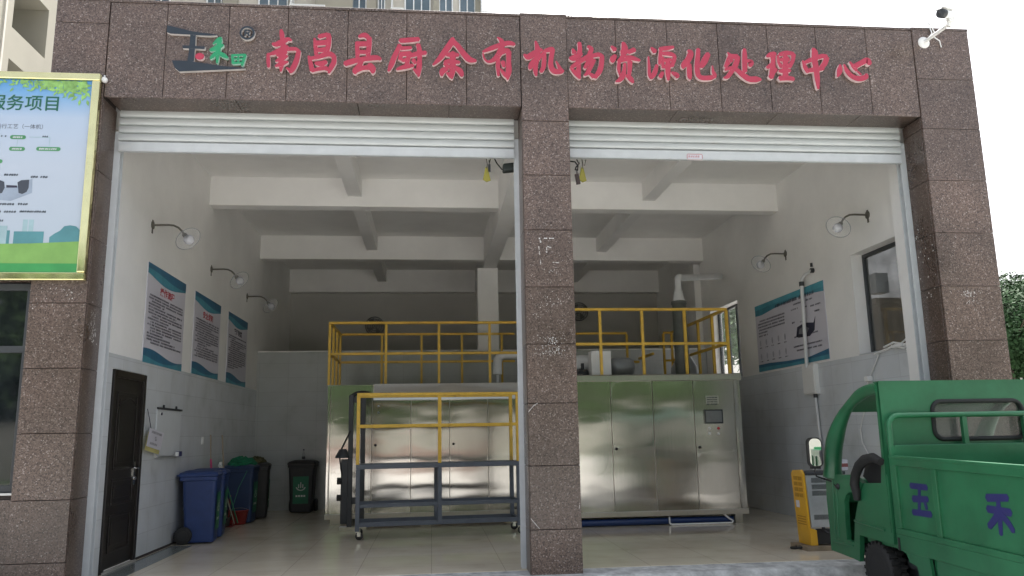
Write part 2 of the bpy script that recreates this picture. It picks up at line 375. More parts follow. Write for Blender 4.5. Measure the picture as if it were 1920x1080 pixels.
# fascia above the two openings
mb = MB()
LX = [-3.615]+[(-2.991,0.000,6.317)[0], (-2.308,0.000,6.324)[0], (-1.650,0.000,6.324)[0], (-0.971,0.000,6.323)[0], (-0.293,0.000,6.330)[0], (0.400,0.000,6.336)[0]]+[1.037]
RX = [1.59]+[(2.191,0.000,6.329)[0], (2.822,0.000,6.324)[0], (3.456,0.000,6.320)[0], (4.084,0.000,6.322)[0], (4.707,0.000,6.317)[0], (5.359,0.000,6.319)[0]]+[5.972]
panels(mb, LX, [ZF, ZT], 0.012); panels(mb, RX, [ZF, ZT], 0.012)
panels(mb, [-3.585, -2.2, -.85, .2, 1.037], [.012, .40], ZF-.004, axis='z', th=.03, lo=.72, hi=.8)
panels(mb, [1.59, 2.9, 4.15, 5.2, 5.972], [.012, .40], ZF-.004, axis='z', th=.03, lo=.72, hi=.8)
mb.box(-3.62, 5.975, .045, .5, ZF+.03, ZT-.01, 1)
mb.box(-3.62, 5.975, .0, .52, ZT, ZT+.03, 0, .8)
mb.build('fascia', [m_gran, m_grout], B, tone=True, bevel=.003, seg=1)
def column(xa, xb, zs, zb, reveal_x, face, extra_top=.0):
    mb = MB()
    panels(mb, [xa, xb], zs, 0.0)
    mb.box(xa+.012, xb-.012, .03, .40, zs[0], zs[-1]-.01, 1)
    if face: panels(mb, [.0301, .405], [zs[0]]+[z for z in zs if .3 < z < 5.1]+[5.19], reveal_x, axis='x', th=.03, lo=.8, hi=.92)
    mb.box(xa-.004, xb+.004, -.004, .5, zs[-1], zs[-1]+.03, 0, .8)
    return mb
ZC = [-.02, (1.297,0.000,0.448)[2], (1.315,0.000,1.109)[2], (1.304,0.000,1.774)[2], (1.292,0.000,2.421)[2], (1.296,0.000,3.062)[2], (1.295,0.000,3.719)[2], (1.280,0.000,4.369)[2], (1.284,0.000,5.024)[2], (1.287,0.000,5.668)[2], 6.352]
mb = column(1.04, 1.593, ZC, 0, 1.036, True)
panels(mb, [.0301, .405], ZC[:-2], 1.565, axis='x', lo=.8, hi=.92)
mb.build('granite_column', [m_gran, m_grout], B, tone=True, bevel=.003, seg=1)
ZR = [-.15, .66, (5.982,0.000,1.832)[2], (6.058,0.000,2.436)[2], (6.072,0.000,3.080)[2], (6.119,0.000,3.728)[2], (6.130,0.000,4.380)[2], (6.142,0.000,5.041)[2], (6.150,0.000,5.690)[2], 6.348]
mb = column(5.972, 6.72, ZR, 0, 5.968, True); mb.build('granite_column', [m_gran, m_grout], B, tone=True, bevel=.003, seg=1)
ZL = [-.15, .27, (-3.576,0.000,0.876)[2], (-3.576,0.000,1.537)[2], (-3.627,0.000,2.201)[2], (-3.680,0.000,2.885)[2], 3.6, 4.35, 5.1, (-3.926,0.000,6.071)[2], 6.345]
mb = column(-4.19, -3.617, ZL, 0, -3.645, True); mb.build('granite_column', [m_gran, m_grout], B, tone=True, bevel=.003, seg=1)
# marks of torn posters and bird lime on the granite: shaped flecks of white
mb = MB(); rk = random.Random(5)
def flecks(cx, cz, w, h, n, big, plane='y', pv=-.0035):
    for _ in range(n):
        x = cx+rk.gauss(0, w*.33); z = cz+rk.gauss(0, h*.33); s = big*rk.uniform(.3, 1.); k = rk.randint(5, 7); st = rk.uniform(.3, 1)
        pts = []
        for j in range(k):
            a = 2*math.pi*j/k; r = s*rk.uniform(.5, 1.1)
            pts.append((x+r*math.cos(a)*st, z+r*math.sin(a)))
        lay = rk.uniform(0, .0012)
        if plane == 'y': P = [(a, pv-lay, b) for a, b in pts]
        else: P = [(pv+lay, a, b) for a, b in pts]
        mb.add(P if plane == 'y' else P, [list(range(k))])
def streak(p, q, w):
    (x0, z0), (x1, z1) = p, q; n = 7; dx, dz = x1-x0, z1-z0; L = math.hypot(dx, dz); nx, nz = -dz/L, dx/L
    for i in range(n):
        if rk.random() < .15: continue
        t0, t1 = i/n, (i+.9)/n; a = w*rk.uniform(.3, 1); b = w*rk.uniform(.3, 1)
        mb.add([(x0+dx*t0-nx*a, -.004, z0+dz*t0-nz*a), (x0+dx*t1-nx*b, -.004, z0+dz*t1-nz*b), (x0+dx*t1+nx*b, -.004, z0+dz*t1+nz*b), (x0+dx*t0+nx*a, -.004, z0+dz*t0+nz*a)], [(0,1,2,3)])
for a, b, w in (((1020,447),(1042,447),.010), ((1011,446),(1014,455),.014), ((1010,462),(1012,478),.008), ((1025,466),(1025,474),.01), ((1026,462),(1032,464),.01), ((1013,486),(1014,496),.008), ((1036,492),(1048,493),.007)): pass
for p, q, w in (((1.262,0.000,3.620), (1.396,0.000,3.621), .007), ((1.207,0.000,3.626), (1.224,0.000,3.570), .011), ((1.199,0.000,3.526), (1.209,0.000,3.428), .006), ((1.290,0.000,3.515), (1.288,0.000,3.453), .008), ((1.296,0.000,3.527), (1.344,0.000,3.509), .008), ((1.213,0.000,3.379), (1.218,0.000,3.317), .006), ((1.352,0.000,3.343), (1.425,0.000,3.337), .005),
                ((1.110,0.000,1.753), (1.146,0.000,1.776), .006), ((1.039,0.000,1.680), (1.110,0.000,1.759), .004), ((1.044,0.000,0.569), (1.138,0.000,0.458), .004), ((1.568,0.000,0.659), (1.575,0.000,0.714), .006)):
    streak((p[0], p[2]), (q[0], q[2]), w)
for p, w, h, n, big in (((1.325,0.000,3.232), .25, .12, 26, .008), ((1.339,0.000,2.880), .16, .14, 26, .009), ((1.169,0.000,2.760), .06, .1, 10, .01), ((1.323,0.000,2.468), .24, .07, 50, .009), ((1.313,0.000,2.350), .25, .11, 80, .009), ((6.308,0.000,2.984), .2, .07, 40, .010), ((6.330,0.000,2.895), .1, .04, 16, .008), ((6.369,0.000,2.787), .05, .05, 5, .008),
                        ((-3.902,0.000,2.998), .42, .14, 16, .012), ((-4.000,0.000,2.896), .4, .2, 14, .009), ((-0.465,0.200,5.210), .5, .02, 0, .01), ((5.889,0.000,5.249), .04, .06, 0, .01)):
    flecks(p[0], p[2], w, h, n, big)
for p, w, h, n, big in (((-3.614,0.167,2.687), .12, .3, 55, .014), ((-3.614,0.244,2.565), .1, .1, 25, .018)): flecks(p[1], p[2], w, h, n, big, 'x', -3.6138)
p = (5.968,0.321,3.580)
for q, n in (((5.967,0.296,3.709), 14), ((5.967,0.291,3.439), 12), ((5.967,0.184,3.154), 8)):
    for _ in range(n):
        y = q[1]+rk.gauss(0, .1); z = q[2]+rk.gauss(0, .12); s = rk.uniform(.006, .016); mb.add([(5.9665, y-s, z), (5.9665, y, z+s*1.5), (5.9665, y+s, z)], [(0,1,2)])
mb.build('paint_residue', m_resid, B)

# inner shell
mb = MB(); mb.box(-3.95, -3.65, .5, 12.5, 0, 5.74); mb.box(-3.95,-3.655,.405,.5,-.1,5.2); mb.build('side_wall', m_paint, B)
mb = MB()   # right wall with two window openings
XW = 6.1; W1 = (.95, 2.16, 2.47, 3.94); W2 = (6.55, 8.15, 2.48, 4.02)
mb.box(XW, XW+.26, .405, W1[0], 0, 5.74); mb.box(XW, XW+.26, W1[1], W2[0], 0, 5.74); mb.box(XW, XW+.26, W2[1], 12.5, 0, 5.74)
for w in (W1, W2): mb.box(XW, XW+.26, w[0], w[1], 0, w[2]); mb.box(XW, XW+.26, w[0], w[1], w[3], 5.74)
mb.build('side_wall', m_paint, B)
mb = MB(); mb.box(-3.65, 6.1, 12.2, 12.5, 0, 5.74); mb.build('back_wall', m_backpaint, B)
mb = MB(); mb.box(-3.95, 6.36, .5, 12.5, 5.74, 6.0); mb.build('ceiling', m_paint, B)
mb = MB(); mb.box(-3.65, 6.1, .5, .75, 5.0, 5.74); mb.build('ceiling_beam', m_paint, B, bevel=.006)
for y0, y1, z0 in ((4.4, 4.66, 5.25), (8.37, 8.64, 5.225), (11.95, 12.2, 5.15)):
    mb = MB(); mb.box(-3.65, 1.135, y0, y1, z0, 5.745); mb.box(1.43, 6.1, y0, y1, z0, 5.745); mb.build('ceiling_beam', m_paint, B, bevel=.006)
for x0, x1, z0 in ((-1.405, -1.175, 5.42), (3.655, 3.875, 5.41)):
    mb = MB()
    for ya, yb in ((.75, 4.4), (4.66, 8.37), (8.64, 11.95)): mb.box(x0, x1, ya, yb, z0, 5.745)
    mb.build('ceiling_beam', m_paint, B, bevel=.006)
mb = MB(); mb.box(1.135, 1.43, .75, 8.42, 5.09, 5.745); mb.box(1.135, 1.43, 8.42, 12.2, 5.09, 5.745); mb.build('ceiling_beam', m_paint, B, bevel=.006)
mb = MB(); mb.box(1.01, 1.47, 8.645, 9.1, 0, 5.1); mb.build('interior_column', m_paint, B, bevel=.006)
mb = MB(); mb.box(5.95, 6.1, 8.645, 9.05, 3.2, 5.2); mb.build('interior_column', m_paint, B, bevel=.006)
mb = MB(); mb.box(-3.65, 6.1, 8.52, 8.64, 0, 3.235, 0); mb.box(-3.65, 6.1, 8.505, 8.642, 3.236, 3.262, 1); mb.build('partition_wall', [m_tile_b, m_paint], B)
# glazed wall tile, a centimetre proud of the paint
mb = MB(); mb.box(-3.652, -3.64, .42, .89, 0, 2.44); mb.box(-3.652, -3.64, .89, 1.96, 2.275, 2.44); mb.box(-3.652, -3.64, 1.96, 8.505, 0, 2.44); mb.build('wall_tiling', m_tile_l, B)
mb = MB(); mb.box(6.09, 6.102, .42, W1[0], 0, 2.47); mb.box(6.09, 6.102, W1[0], W1[1], 0, 2.465); mb.box(6.09, 6.102, W1[1], 8.505, 0, 2.47); mb.build('wall_tiling', m_tile_l, B)
mb = MB(); mb.box(-3.641, -3.632, 1.97, 8.5, .0, .03); mb.build('skirting', m_grout, B)
# windows in the right wall
def side_window(w, mull, matg):
    mb = MB(); x = XW+.17; t = .05
    mb.box(x, x+.06, w[0], w[1], w[2], w[2]+t); mb.box(x, x+.06, w[0], w[1], w[3]-t, w[3]); mb.box(x, x+.06, w[0], w[0]+t*1.3, w[2]+t, w[3]-t); mb.box(x, x+.06, w[1]-t, w[1], w[2]+t, w[3]-t)
    for y in mull: mb.box(x-.01, x+.05, y-.035, y+.035, w[2]+t, w[3]-t)
    o = mb.build('window', m_frame, B, bevel=.004)
    mb = MB(); mb.box(x+.02, x+.03, w[0]+t, w[1]-t, w[2]+t, w[3]-t); mb.build('pane', matg, o)
    mb = MB(); mb.box(XW-.012, x, w[0]+.002, w[1]-.002, w[2]+.001, w[2]+.014); mb.build('sill', m_tile_l, o)
side_window(W1, [1.12], m_tint2); side_window(W2, [7.05, 7.6], m_glass)
# walnut side door
D0, D1, DZ = .90, 1.95, 2.265
dm = MB(); dm.box(-3.66, -3.648, D0+.08, D1-.08, .03, DZ-.08)
for za, zb in ((.2, .62), (.72, 1.02), (1.12, 2.02)):
    for (ya, yb, zc, zd) in ((D0+.2, D1-.2, za, za+.03), (D0+.2, D1-.2, zb-.03, zb), (D0+.2, D0+.23, za+.03, zb-.03), (D1-.23, D1-.2, za+.03, zb-.03)): dm.box(-3.649, -3.634, ya, yb, zc, zd)
    dm.box(-3.649, -3.638, D0+.28, D1-.28, za+.08, zb-.08)
dm.tube([(-3.636, D0+.24+.59*k/12, 1.86+.09*math.sin(math.pi*k/12)) for k in range(13)], .012, 6)
door = dm.build('door', m_door, B, bevel=.004)
mb = MB(); mb.box(-3.66, -3.615, D0, D0+.08, 0, DZ); mb.box(-3.66, -3.615, D1-.08, D1, 0, DZ); mb.box(-3.66, -3.615, D0+.08, D1-.08, DZ-.08, DZ); mb.build('door_frame', m_door, door, bevel=.006)
mb = MB(); mb.box(-3.648, -3.635, D1-.2, D1-.14, .92, 1.2); mb.tube([(-3.636, D1-.17, 1.12), (-3.585, D1-.17, 1.12), (-3.58, D1-.29, 1.12)], .011, 8); mb.lathe([(.02,0),(.02,.02)], (-3.636, D1-.17, 1.0), (1,0,0), 10); mb.build('handle', m_chrome, door)
mb = MB(); mb.box(-3.648, -3.640, 1.40, 1.44, 1.50, 1.545); mb.build('peephole_cover', m_white, door)
mb = MB(); mb.box(-3.66, -3.60, D0+.02, D1-.02, .0, .022); mb.build('threshold', M('pale_threshold', (.42,.4,.36), .5), door)

# roller shutters
def shutter(x0, x1, zb, zt, yb, label=None):
    mb = MB(); n = 4; zbar = zb+.115; h = (zt-zbar)/n; prof = []
    for k in range(n):
        za = zbar+k*h
        prof += [(.012, za+.006), (-.020, za+.009), (-.028, za+h*.30), (-.028, za+h*.55), (-.018, za+h*.86), (.004, za+h*.97)]
    prof = [(.0, zbar)]+prof+[(.0, zt)]
    vs = [(x0, yb+a, b) for a, b in prof]+[(x1, yb+a, b) for a, b in prof]; N = len(prof)
    mb.add(vs, [(i, N+i, N+i+1, i+1) for i in range(N-1)], 0, False)
    mb.box(x0, x1, yb+.012, yb+.02, zb+.05, zt)
    o = mb.build('roller_shutter', m_shut, B)
    mb = MB(); mb.box(x0, x1, yb-.022, yb+.02, zb, zbar-.012); mb.box(x0, x1, yb-.03, yb+.024, zb-.012, zb-.001); mb.build('bottom_bar', m_guide, o, bevel=.004)
    return o
S1 = shutter(-3.57, .985, 4.715, 5.21, .40); S2 = shutter(1.66, 5.905, 4.735, 5.21, .40)
# sticker on the right shutter's bottom bar
sh = Sheet((3.110,0.375,4.736), (1,0,0), (0,0,1)); mb = MB()
sh.poly(mb, [(0,.0),(.01,-.02),(.19,-.02),(.2,0),(.2,.045),(.19,.06),(.01,.06),(0,.045)], .001, 0); sh.poly(mb, [(.01,-.008),(.19,-.008),(.19,.05),(.01,.05)], .002, 1)
sh.words(mb, .02, .19, .012, .028, .003, 0); mb.build('sticker', [M('faded_red_print', (.50,.26,.27), .6), m_paper], S2)
def guide(x0, x1, z1, inner):
    mb = MB(); ya, yb = .405, .50
    mb.box(x0, x1, ya, ya+.012, 0, z1); mb.box(x0, x1, yb-.012, yb, 0, z1)
    if inner > 0: mb.box(x0, x0+.012, ya+.012, yb-.012, 0, z1)
    else: mb.box(x1-.012, x1, ya+.012, yb-.012, 0, z1)
    mb.build('guide_rail', m_guide, B, bevel=.002)
guide(-3.64, -3.545, 4.95, 1); guide(.985, 1.055, 4.95, -1); guide(1.58, 1.66, 4.95, 1); guide(5.895, 5.972, 5.0, -1)
mb = MB(); mb.box(1.07, 1.56, .405, .5, -.02, 5.74, 0); mb.build('infill_wall', m_paint, B)
mb = MB(); mb.box(5.96, 6.09, .51, .8, 0, 5.7, 0); mb.build('inner_jamb', m_paint, B)

# lower wing on the left: granite base, dark window
mb = MB(); panels(mb, [-6.4, -5.6, -4.9, -4.19], [-.15, .27, (-4.040,0.120,0.889)[2]], .03, lo=.85, hi=1.02); mb.box(-6.4, -4.19, .06, .5, -.15, .93, 1); mb.box(-6.4, -4.19, .06, .5, 3.12, 4.0, 0, .9)
mb.box(-6.4,-4.19,.5,6,-.1,4.0,1)
mb.build('wing_wall', [m_gran, m_grout], B, tone=True)
mb = MB(); zb, zm, zt = (-4.149,0.120,0.955)[2], (-4.279,0.120,2.412)[2], 3.11
for z0, z1 in ((zb, zb+.07), (zm-.035, zm+.035), (zt-.07, zt)): mb.box(-6.3, -4.2, .10, .16, z0, z1)
for x in (-6.3, -5.3, -4.26): mb.box(x, x+.06, .10, .16, zb+.07, zm-.035); mb.box(x, x+.06, .10, .16, zm+.035, zt-.07)
o = mb.build('window', [m_frame], B, bevel=.003)
mb = MB(); mb.box(-6.3, -4.2, .135, .145, zb+.02, zt-.02); mb.build('pane', m_tint, o)
mb = MB(); mb.box(-6.4, -4.195, .02, .14, .932, zb-.002); mb.build('sill', m_alu, o)
# ---------------------------------------------------------------- lettering on the fascia
YS = 0.010
def to_y(a, b): return Vector((a, YS, b))
sign = thing('company_sign', 'long row of raised red calligraphy characters mounted along the granite fascia', 'sign', (2.0, YS, 5.7))
SC = 8.348
CH = [
 [[(-1.720,6.046,0.028),(-1.708,5.995,0.051),(-1.699,5.933,0.051),(-1.689,5.862,0.059)],
 [(-1.810,5.870,0.031),(-1.764,5.864,0.059),(-1.701,5.897,0.067),(-1.638,5.931,0.047),(-1.598,5.916,0.020)],
 [(-1.852,5.747,0.031),(-1.847,5.661,0.040),(-1.840,5.584,0.031)],
 [(-1.855,5.731,0.023),(-1.788,5.757,0.048),(-1.719,5.791,0.059),(-1.634,5.809,0.049),(-1.548,5.812,0.043),(-1.512,5.782,0.039)],
 [(-1.512,5.790,0.047),(-1.527,5.703,0.056),(-1.550,5.624,0.061),(-1.583,5.553,0.058),(-1.603,5.521,0.023)],
 [(-1.644,5.582,0.019),(-1.590,5.545,0.050)],
 [(-1.685,5.862,0.055),(-1.693,5.776,0.063),(-1.701,5.697,0.070),(-1.700,5.619,0.058),(-1.704,5.534,0.019)],
 [(-1.653,5.848,0.039),(-1.648,5.809,0.043),(-1.668,5.777,0.039)],
 [(-1.752,5.735,0.043),(-1.695,5.737,0.055),(-1.647,5.769,0.031)],
 [(-1.764,5.656,0.023),(-1.701,5.686,0.058),(-1.637,5.723,0.027)],
 [(-1.765,5.594,0.023),(-1.699,5.627,0.058),(-1.629,5.653,0.023)]]
,
 [[(-1.341,5.953,0.024),(-1.327,5.851,0.043),(-1.316,5.749,0.039)],
 [(-1.195,6.010,0.059),(-1.179,5.951,0.055),(-1.187,5.848,0.054),(-1.204,5.753,0.039)],
 [(-1.291,5.975,0.055),(-1.195,6.006,0.049)],
 [(-1.329,5.892,0.061),(-1.207,5.906,0.062)],
 [(-1.319,5.808,0.047),(-1.212,5.815,0.059)],
 [(-1.399,5.731,0.027),(-1.376,5.645,0.047),(-1.355,5.552,0.051)],
 [(-1.384,5.700,0.039),(-1.288,5.726,0.051),(-1.182,5.765,0.063),(-1.116,5.740,0.051)],
 [(-1.116,5.744,0.047),(-1.115,5.669,0.055),(-1.145,5.598,0.055),(-1.172,5.530,0.023)],
 [(-1.362,5.548,0.035),(-1.284,5.576,0.045),(-1.213,5.588,0.051),(-1.162,5.562,0.039)],
 [(-1.322,5.647,0.039),(-1.257,5.641,0.066),(-1.201,5.666,0.047)]]
,
 [[(-0.839,5.991,0.036),(-0.774,6.013,0.060),(-0.726,5.975,0.048)],
 [(-0.722,5.983,0.056),(-0.722,5.887,0.056),(-0.732,5.760,0.051)],
 [(-0.860,5.922,0.044),(-0.854,5.819,0.047),(-0.850,5.717,0.043)],
 [(-0.859,5.898,0.063),(-0.728,5.907,0.060)],
 [(-0.850,5.800,0.051),(-0.734,5.804,0.047)],
 [(-0.992,5.649,0.059),(-0.927,5.675,0.067),(-0.856,5.697,0.059),(-0.747,5.720,0.059),(-0.639,5.735,0.062),(-0.587,5.717,0.032)],
 [(-0.805,5.695,0.051),(-0.829,5.631,0.059),(-0.871,5.567,0.066),(-0.871,5.532,0.031)],
 [(-0.868,5.567,0.055),(-0.782,5.605,0.055),(-0.695,5.611,0.059)],
 [(-0.717,5.650,0.059),(-0.680,5.596,0.075),(-0.674,5.545,0.035)]]
,
 [[(-0.369,5.958,0.056),(-0.263,5.970,0.060),(-0.152,5.985,0.052)],
 [(-0.372,5.906,0.048),(-0.387,5.857,0.052),(-0.430,5.761,0.057),(-0.465,5.657,0.057),(-0.497,5.577,0.028)],
 [(-0.357,5.862,0.048),(-0.240,5.874,0.040)],
 [(-0.361,5.787,0.060),(-0.247,5.806,0.052)],
 [(-0.361,5.795,0.036),(-0.364,5.723,0.051)],
 [(-0.262,5.798,0.048),(-0.279,5.710,0.048),(-0.297,5.638,0.047)],
 [(-0.342,5.708,0.040),(-0.261,5.734,0.044)],
 [(-0.403,5.599,0.028),(-0.319,5.630,0.054),(-0.217,5.653,0.043)],
 [(-0.254,5.770,0.044),(-0.159,5.801,0.060),(-0.070,5.816,0.048)],
 [(-0.163,5.917,0.048),(-0.144,5.834,0.054),(-0.144,5.714,0.054),(-0.149,5.619,0.059),(-0.154,5.520,0.028)],
 [(-0.213,5.609,0.024),(-0.158,5.563,0.063)],
 [(-0.217,5.728,0.048),(-0.191,5.677,0.036)]]
,
 [[(0.245,6.011,0.044),(0.219,5.950,0.068),(0.152,5.844,0.068),(0.085,5.746,0.057),(0.011,5.668,0.020)],
 [(0.249,5.963,0.060),(0.300,5.913,0.060),(0.367,5.819,0.068),(0.434,5.749,0.070),(0.508,5.735,0.036)],
 [(0.166,5.800,0.040),(0.233,5.802,0.064),(0.307,5.801,0.040)],
 [(0.144,5.708,0.040),(0.218,5.718,0.060),(0.318,5.709,0.036)],
 [(0.241,5.830,0.064),(0.240,5.727,0.064),(0.236,5.607,0.067),(0.228,5.504,0.024)],
 [(0.144,5.688,0.040),(0.188,5.653,0.048),(0.240,5.655,0.040)],
 [(0.177,5.629,0.052),(0.122,5.592,0.067),(0.110,5.536,0.032)],
 [(0.262,5.648,0.040),(0.321,5.602,0.067),(0.347,5.539,0.040)],
 [(0.173,5.573,0.032),(0.225,5.527,0.055)]]
,
 [[(0.593,5.851,0.028),(0.684,5.895,0.052),(0.797,5.943,0.055),(0.896,5.971,0.058),(0.964,5.957,0.041)],
 [(0.765,6.039,0.020),(0.813,5.992,0.053),(0.812,5.919,0.069),(0.781,5.829,0.068),(0.719,5.755,0.052),(0.652,5.729,0.032),(0.607,5.768,0.021),(0.593,5.831,0.019)],
 [(0.772,5.773,0.044),(0.765,5.676,0.048),(0.769,5.557,0.028)],
 [(0.773,5.833,0.060),(0.856,5.872,0.060),(0.902,5.866,0.052)],
 [(0.894,5.865,0.061),(0.892,5.737,0.055),(0.891,5.616,0.064),(0.875,5.512,0.024)],
 [(0.793,5.645,0.016),(0.837,5.583,0.048),(0.885,5.544,0.056)],
 [(0.824,5.734,0.056),(0.835,5.671,0.040)]]
,
 [[(1.075,5.831,0.028),(1.127,5.804,0.069),(1.219,5.868,0.061),(1.289,5.903,0.037)],
 [(1.215,6.006,0.024),(1.236,5.909,0.061),(1.230,5.812,0.065),(1.208,5.706,0.058),(1.205,5.626,0.050),(1.213,5.570,0.028)],
 [(1.210,5.779,0.052),(1.159,5.705,0.060),(1.139,5.652,0.036)],
 [(1.315,5.883,0.045),(1.312,5.774,0.050),(1.300,5.677,0.052),(1.270,5.620,0.040)],
 [(1.295,5.854,0.032),(1.248,5.772,0.032)],
 [(1.319,5.884,0.041),(1.395,5.906,0.061),(1.427,5.908,0.049)],
 [(1.418,5.907,0.053),(1.396,5.793,0.053),(1.390,5.696,0.060),(1.426,5.633,0.064),(1.502,5.631,0.060),(1.537,5.644,0.036)],
 [(1.452,5.762,0.015),(1.481,5.699,0.036),(1.510,5.643,0.052)]]
,
 [[(1.739,6.006,0.045),(1.743,5.917,0.053),(1.720,5.794,0.061),(1.721,5.697,0.053),(1.718,5.608,0.052),(1.735,5.548,0.016)],
 [(1.621,5.685,0.024),(1.676,5.623,0.052),(1.731,5.556,0.036)],
 [(1.655,5.922,0.024),(1.677,5.874,0.061)],
 [(1.617,5.803,0.037),(1.667,5.808,0.073),(1.761,5.868,0.049)],
 [(1.636,5.686,0.044),(1.719,5.753,0.053),(1.821,5.821,0.053),(1.876,5.872,0.033)],
 [(1.841,5.961,0.037),(1.879,5.929,0.053),(1.857,5.863,0.053),(1.812,5.781,0.041)],
 [(1.875,5.835,0.049),(1.968,5.859,0.053),(2.014,5.828,0.049)],
 [(2.006,5.836,0.053),(1.995,5.738,0.057),(1.968,5.648,0.061),(1.911,5.565,0.044)],
 [(1.844,5.616,0.032),(1.897,5.577,0.060)],
 [(1.912,5.792,0.045),(1.863,5.701,0.053),(1.821,5.619,0.044),(1.782,5.590,0.020)],
 [(1.875,5.823,0.057),(1.834,5.757,0.049),(1.793,5.683,0.040)]]
,
 [[(2.128,5.971,0.033),(2.168,5.927,0.061)],
 [(2.173,5.857,0.041),(2.137,5.811,0.069),(2.131,5.770,0.041)],
 [(2.270,6.025,0.041),(2.286,5.951,0.078),(2.279,5.885,0.066)],
 [(2.406,5.939,0.058),(2.326,5.899,0.049)],
 [(2.250,5.925,0.041),(2.263,5.860,0.057)],
 [(2.279,5.877,0.061),(2.234,5.818,0.045),(2.190,5.786,0.018)],
 [(2.285,5.845,0.025),(2.362,5.831,0.057),(2.462,5.800,0.033)],
 [(2.212,5.773,0.037),(2.201,5.687,0.041),(2.211,5.602,0.018)],
 [(2.213,5.781,0.033),(2.291,5.804,0.045),(2.345,5.798,0.041)],
 [(2.341,5.789,0.061),(2.333,5.691,0.053),(2.322,5.602,0.041)],
 [(2.277,5.755,0.033),(2.268,5.673,0.045),(2.243,5.591,0.061),(2.203,5.541,0.048),(2.159,5.522,0.018)],
 [(2.298,5.605,0.049),(2.342,5.558,0.061),(2.367,5.515,0.032)]]
,
 [[(2.611,5.970,0.033),(2.655,5.922,0.066)],
 [(2.570,5.854,0.021),(2.572,5.739,0.033),(2.574,5.625,0.041),(2.599,5.581,0.049)],
 [(2.596,5.585,0.041),(2.638,5.652,0.057),(2.670,5.751,0.037)],
 [(2.712,5.957,0.045),(2.799,5.969,0.054),(2.887,5.988,0.033)],
 [(2.727,5.941,0.041),(2.714,5.842,0.045),(2.698,5.760,0.029)],
 [(2.748,5.897,0.045),(2.827,5.899,0.054),(2.888,5.872,0.045),(2.877,5.806,0.049),(2.850,5.748,0.041)],
 [(2.746,5.851,0.033),(2.738,5.736,0.037)],
 [(2.731,5.720,0.033),(2.803,5.742,0.057),(2.874,5.749,0.029)],
 [(2.759,5.811,0.041),(2.846,5.822,0.041)],
 [(2.806,5.804,0.058),(2.798,5.656,0.061),(2.797,5.559,0.028)],
 [(2.735,5.655,0.041),(2.700,5.595,0.053)],
 [(2.845,5.658,0.033),(2.902,5.623,0.065),(2.900,5.594,0.037)]]
,
 [[(3.063,5.951,0.033),(3.093,5.919,0.070),(3.060,5.835,0.073),(3.001,5.760,0.070),(2.987,5.718,0.029)],
 [(3.065,5.778,0.053),(3.064,5.688,0.061),(3.063,5.614,0.056),(3.074,5.580,0.023)],
 [(3.311,5.918,0.058),(3.261,5.825,0.078),(3.209,5.741,0.053)],
 [(3.191,5.972,0.050),(3.177,5.864,0.056),(3.161,5.740,0.062),(3.171,5.634,0.061),(3.224,5.601,0.059),(3.319,5.607,0.057),(3.384,5.632,0.041)],
 [(3.351,5.762,0.015),(3.357,5.688,0.037),(3.376,5.636,0.053)]]
,
 [[(3.555,5.938,0.021),(3.580,5.898,0.050),(3.556,5.826,0.062),(3.511,5.751,0.037)],
 [(3.568,5.897,0.050),(3.671,5.884,0.075)],
 [(3.680,5.889,0.062),(3.640,5.779,0.066),(3.586,5.695,0.054),(3.534,5.628,0.049),(3.485,5.608,0.023)],
 [(3.504,5.713,0.029),(3.582,5.740,0.045),(3.644,5.722,0.054),(3.719,5.658,0.070),(3.803,5.603,0.070),(3.891,5.604,0.070),(3.948,5.603,0.029)],
 [(3.767,5.991,0.042),(3.762,5.866,0.062),(3.750,5.700,0.058)],
 [(3.788,5.842,0.033),(3.835,5.819,0.071),(3.819,5.769,0.041)],
 [(3.589,5.852,0.050),(3.587,5.819,0.041)]]
,
 [[(4.042,5.904,0.029),(4.092,5.927,0.063),(4.154,5.946,0.054)],
 [(4.125,5.932,0.063),(4.117,5.836,0.054),(4.104,5.728,0.071),(4.075,5.627,0.054)],
 [(4.030,5.758,0.033),(4.106,5.794,0.071)],
 [(4.061,5.635,0.050),(4.150,5.746,0.042)],
 [(4.184,5.922,0.029),(4.186,5.838,0.035),(4.217,5.773,0.054)],
 [(4.205,5.931,0.050),(4.297,5.959,0.055),(4.385,5.945,0.050)],
 [(4.381,5.945,0.059),(4.366,5.861,0.046),(4.314,5.776,0.054)],
 [(4.204,5.864,0.042),(4.314,5.876,0.067)],
 [(4.280,5.950,0.050),(4.266,5.782,0.071),(4.255,5.649,0.070)],
 [(4.180,5.713,0.033),(4.253,5.724,0.062),(4.326,5.730,0.037)],
 [(4.180,5.622,0.062),(4.270,5.629,0.062),(4.359,5.619,0.050)]]
,
 [[(4.496,5.865,0.023),(4.517,5.782,0.054),(4.548,5.714,0.046)],
 [(4.514,5.836,0.034),(4.616,5.885,0.055),(4.743,5.931,0.055),(4.808,5.925,0.055)],
 [(4.807,5.921,0.063),(4.775,5.840,0.063),(4.721,5.780,0.054)],
 [(4.545,5.733,0.042),(4.645,5.754,0.063),(4.752,5.768,0.038)],
 [(4.637,6.025,0.042),(4.657,5.979,0.076),(4.647,5.870,0.071),(4.655,5.769,0.071),(4.658,5.628,0.062),(4.659,5.504,0.029)]]
,
 [[(4.971,5.829,0.024),(4.955,5.745,0.067),(4.921,5.669,0.023)],
 [(5.020,5.831,0.024),(5.049,5.748,0.055),(5.112,5.675,0.063),(5.200,5.650,0.067),(5.285,5.676,0.059),(5.297,5.714,0.038)],
 [(5.098,5.867,0.024),(5.141,5.801,0.051),(5.173,5.756,0.042)],
 [(5.185,5.744,0.024),(5.223,5.701,0.029)],
 [(5.158,5.810,0.063),(5.246,5.859,0.063),(5.328,5.896,0.068),(5.348,5.846,0.063)]]
]
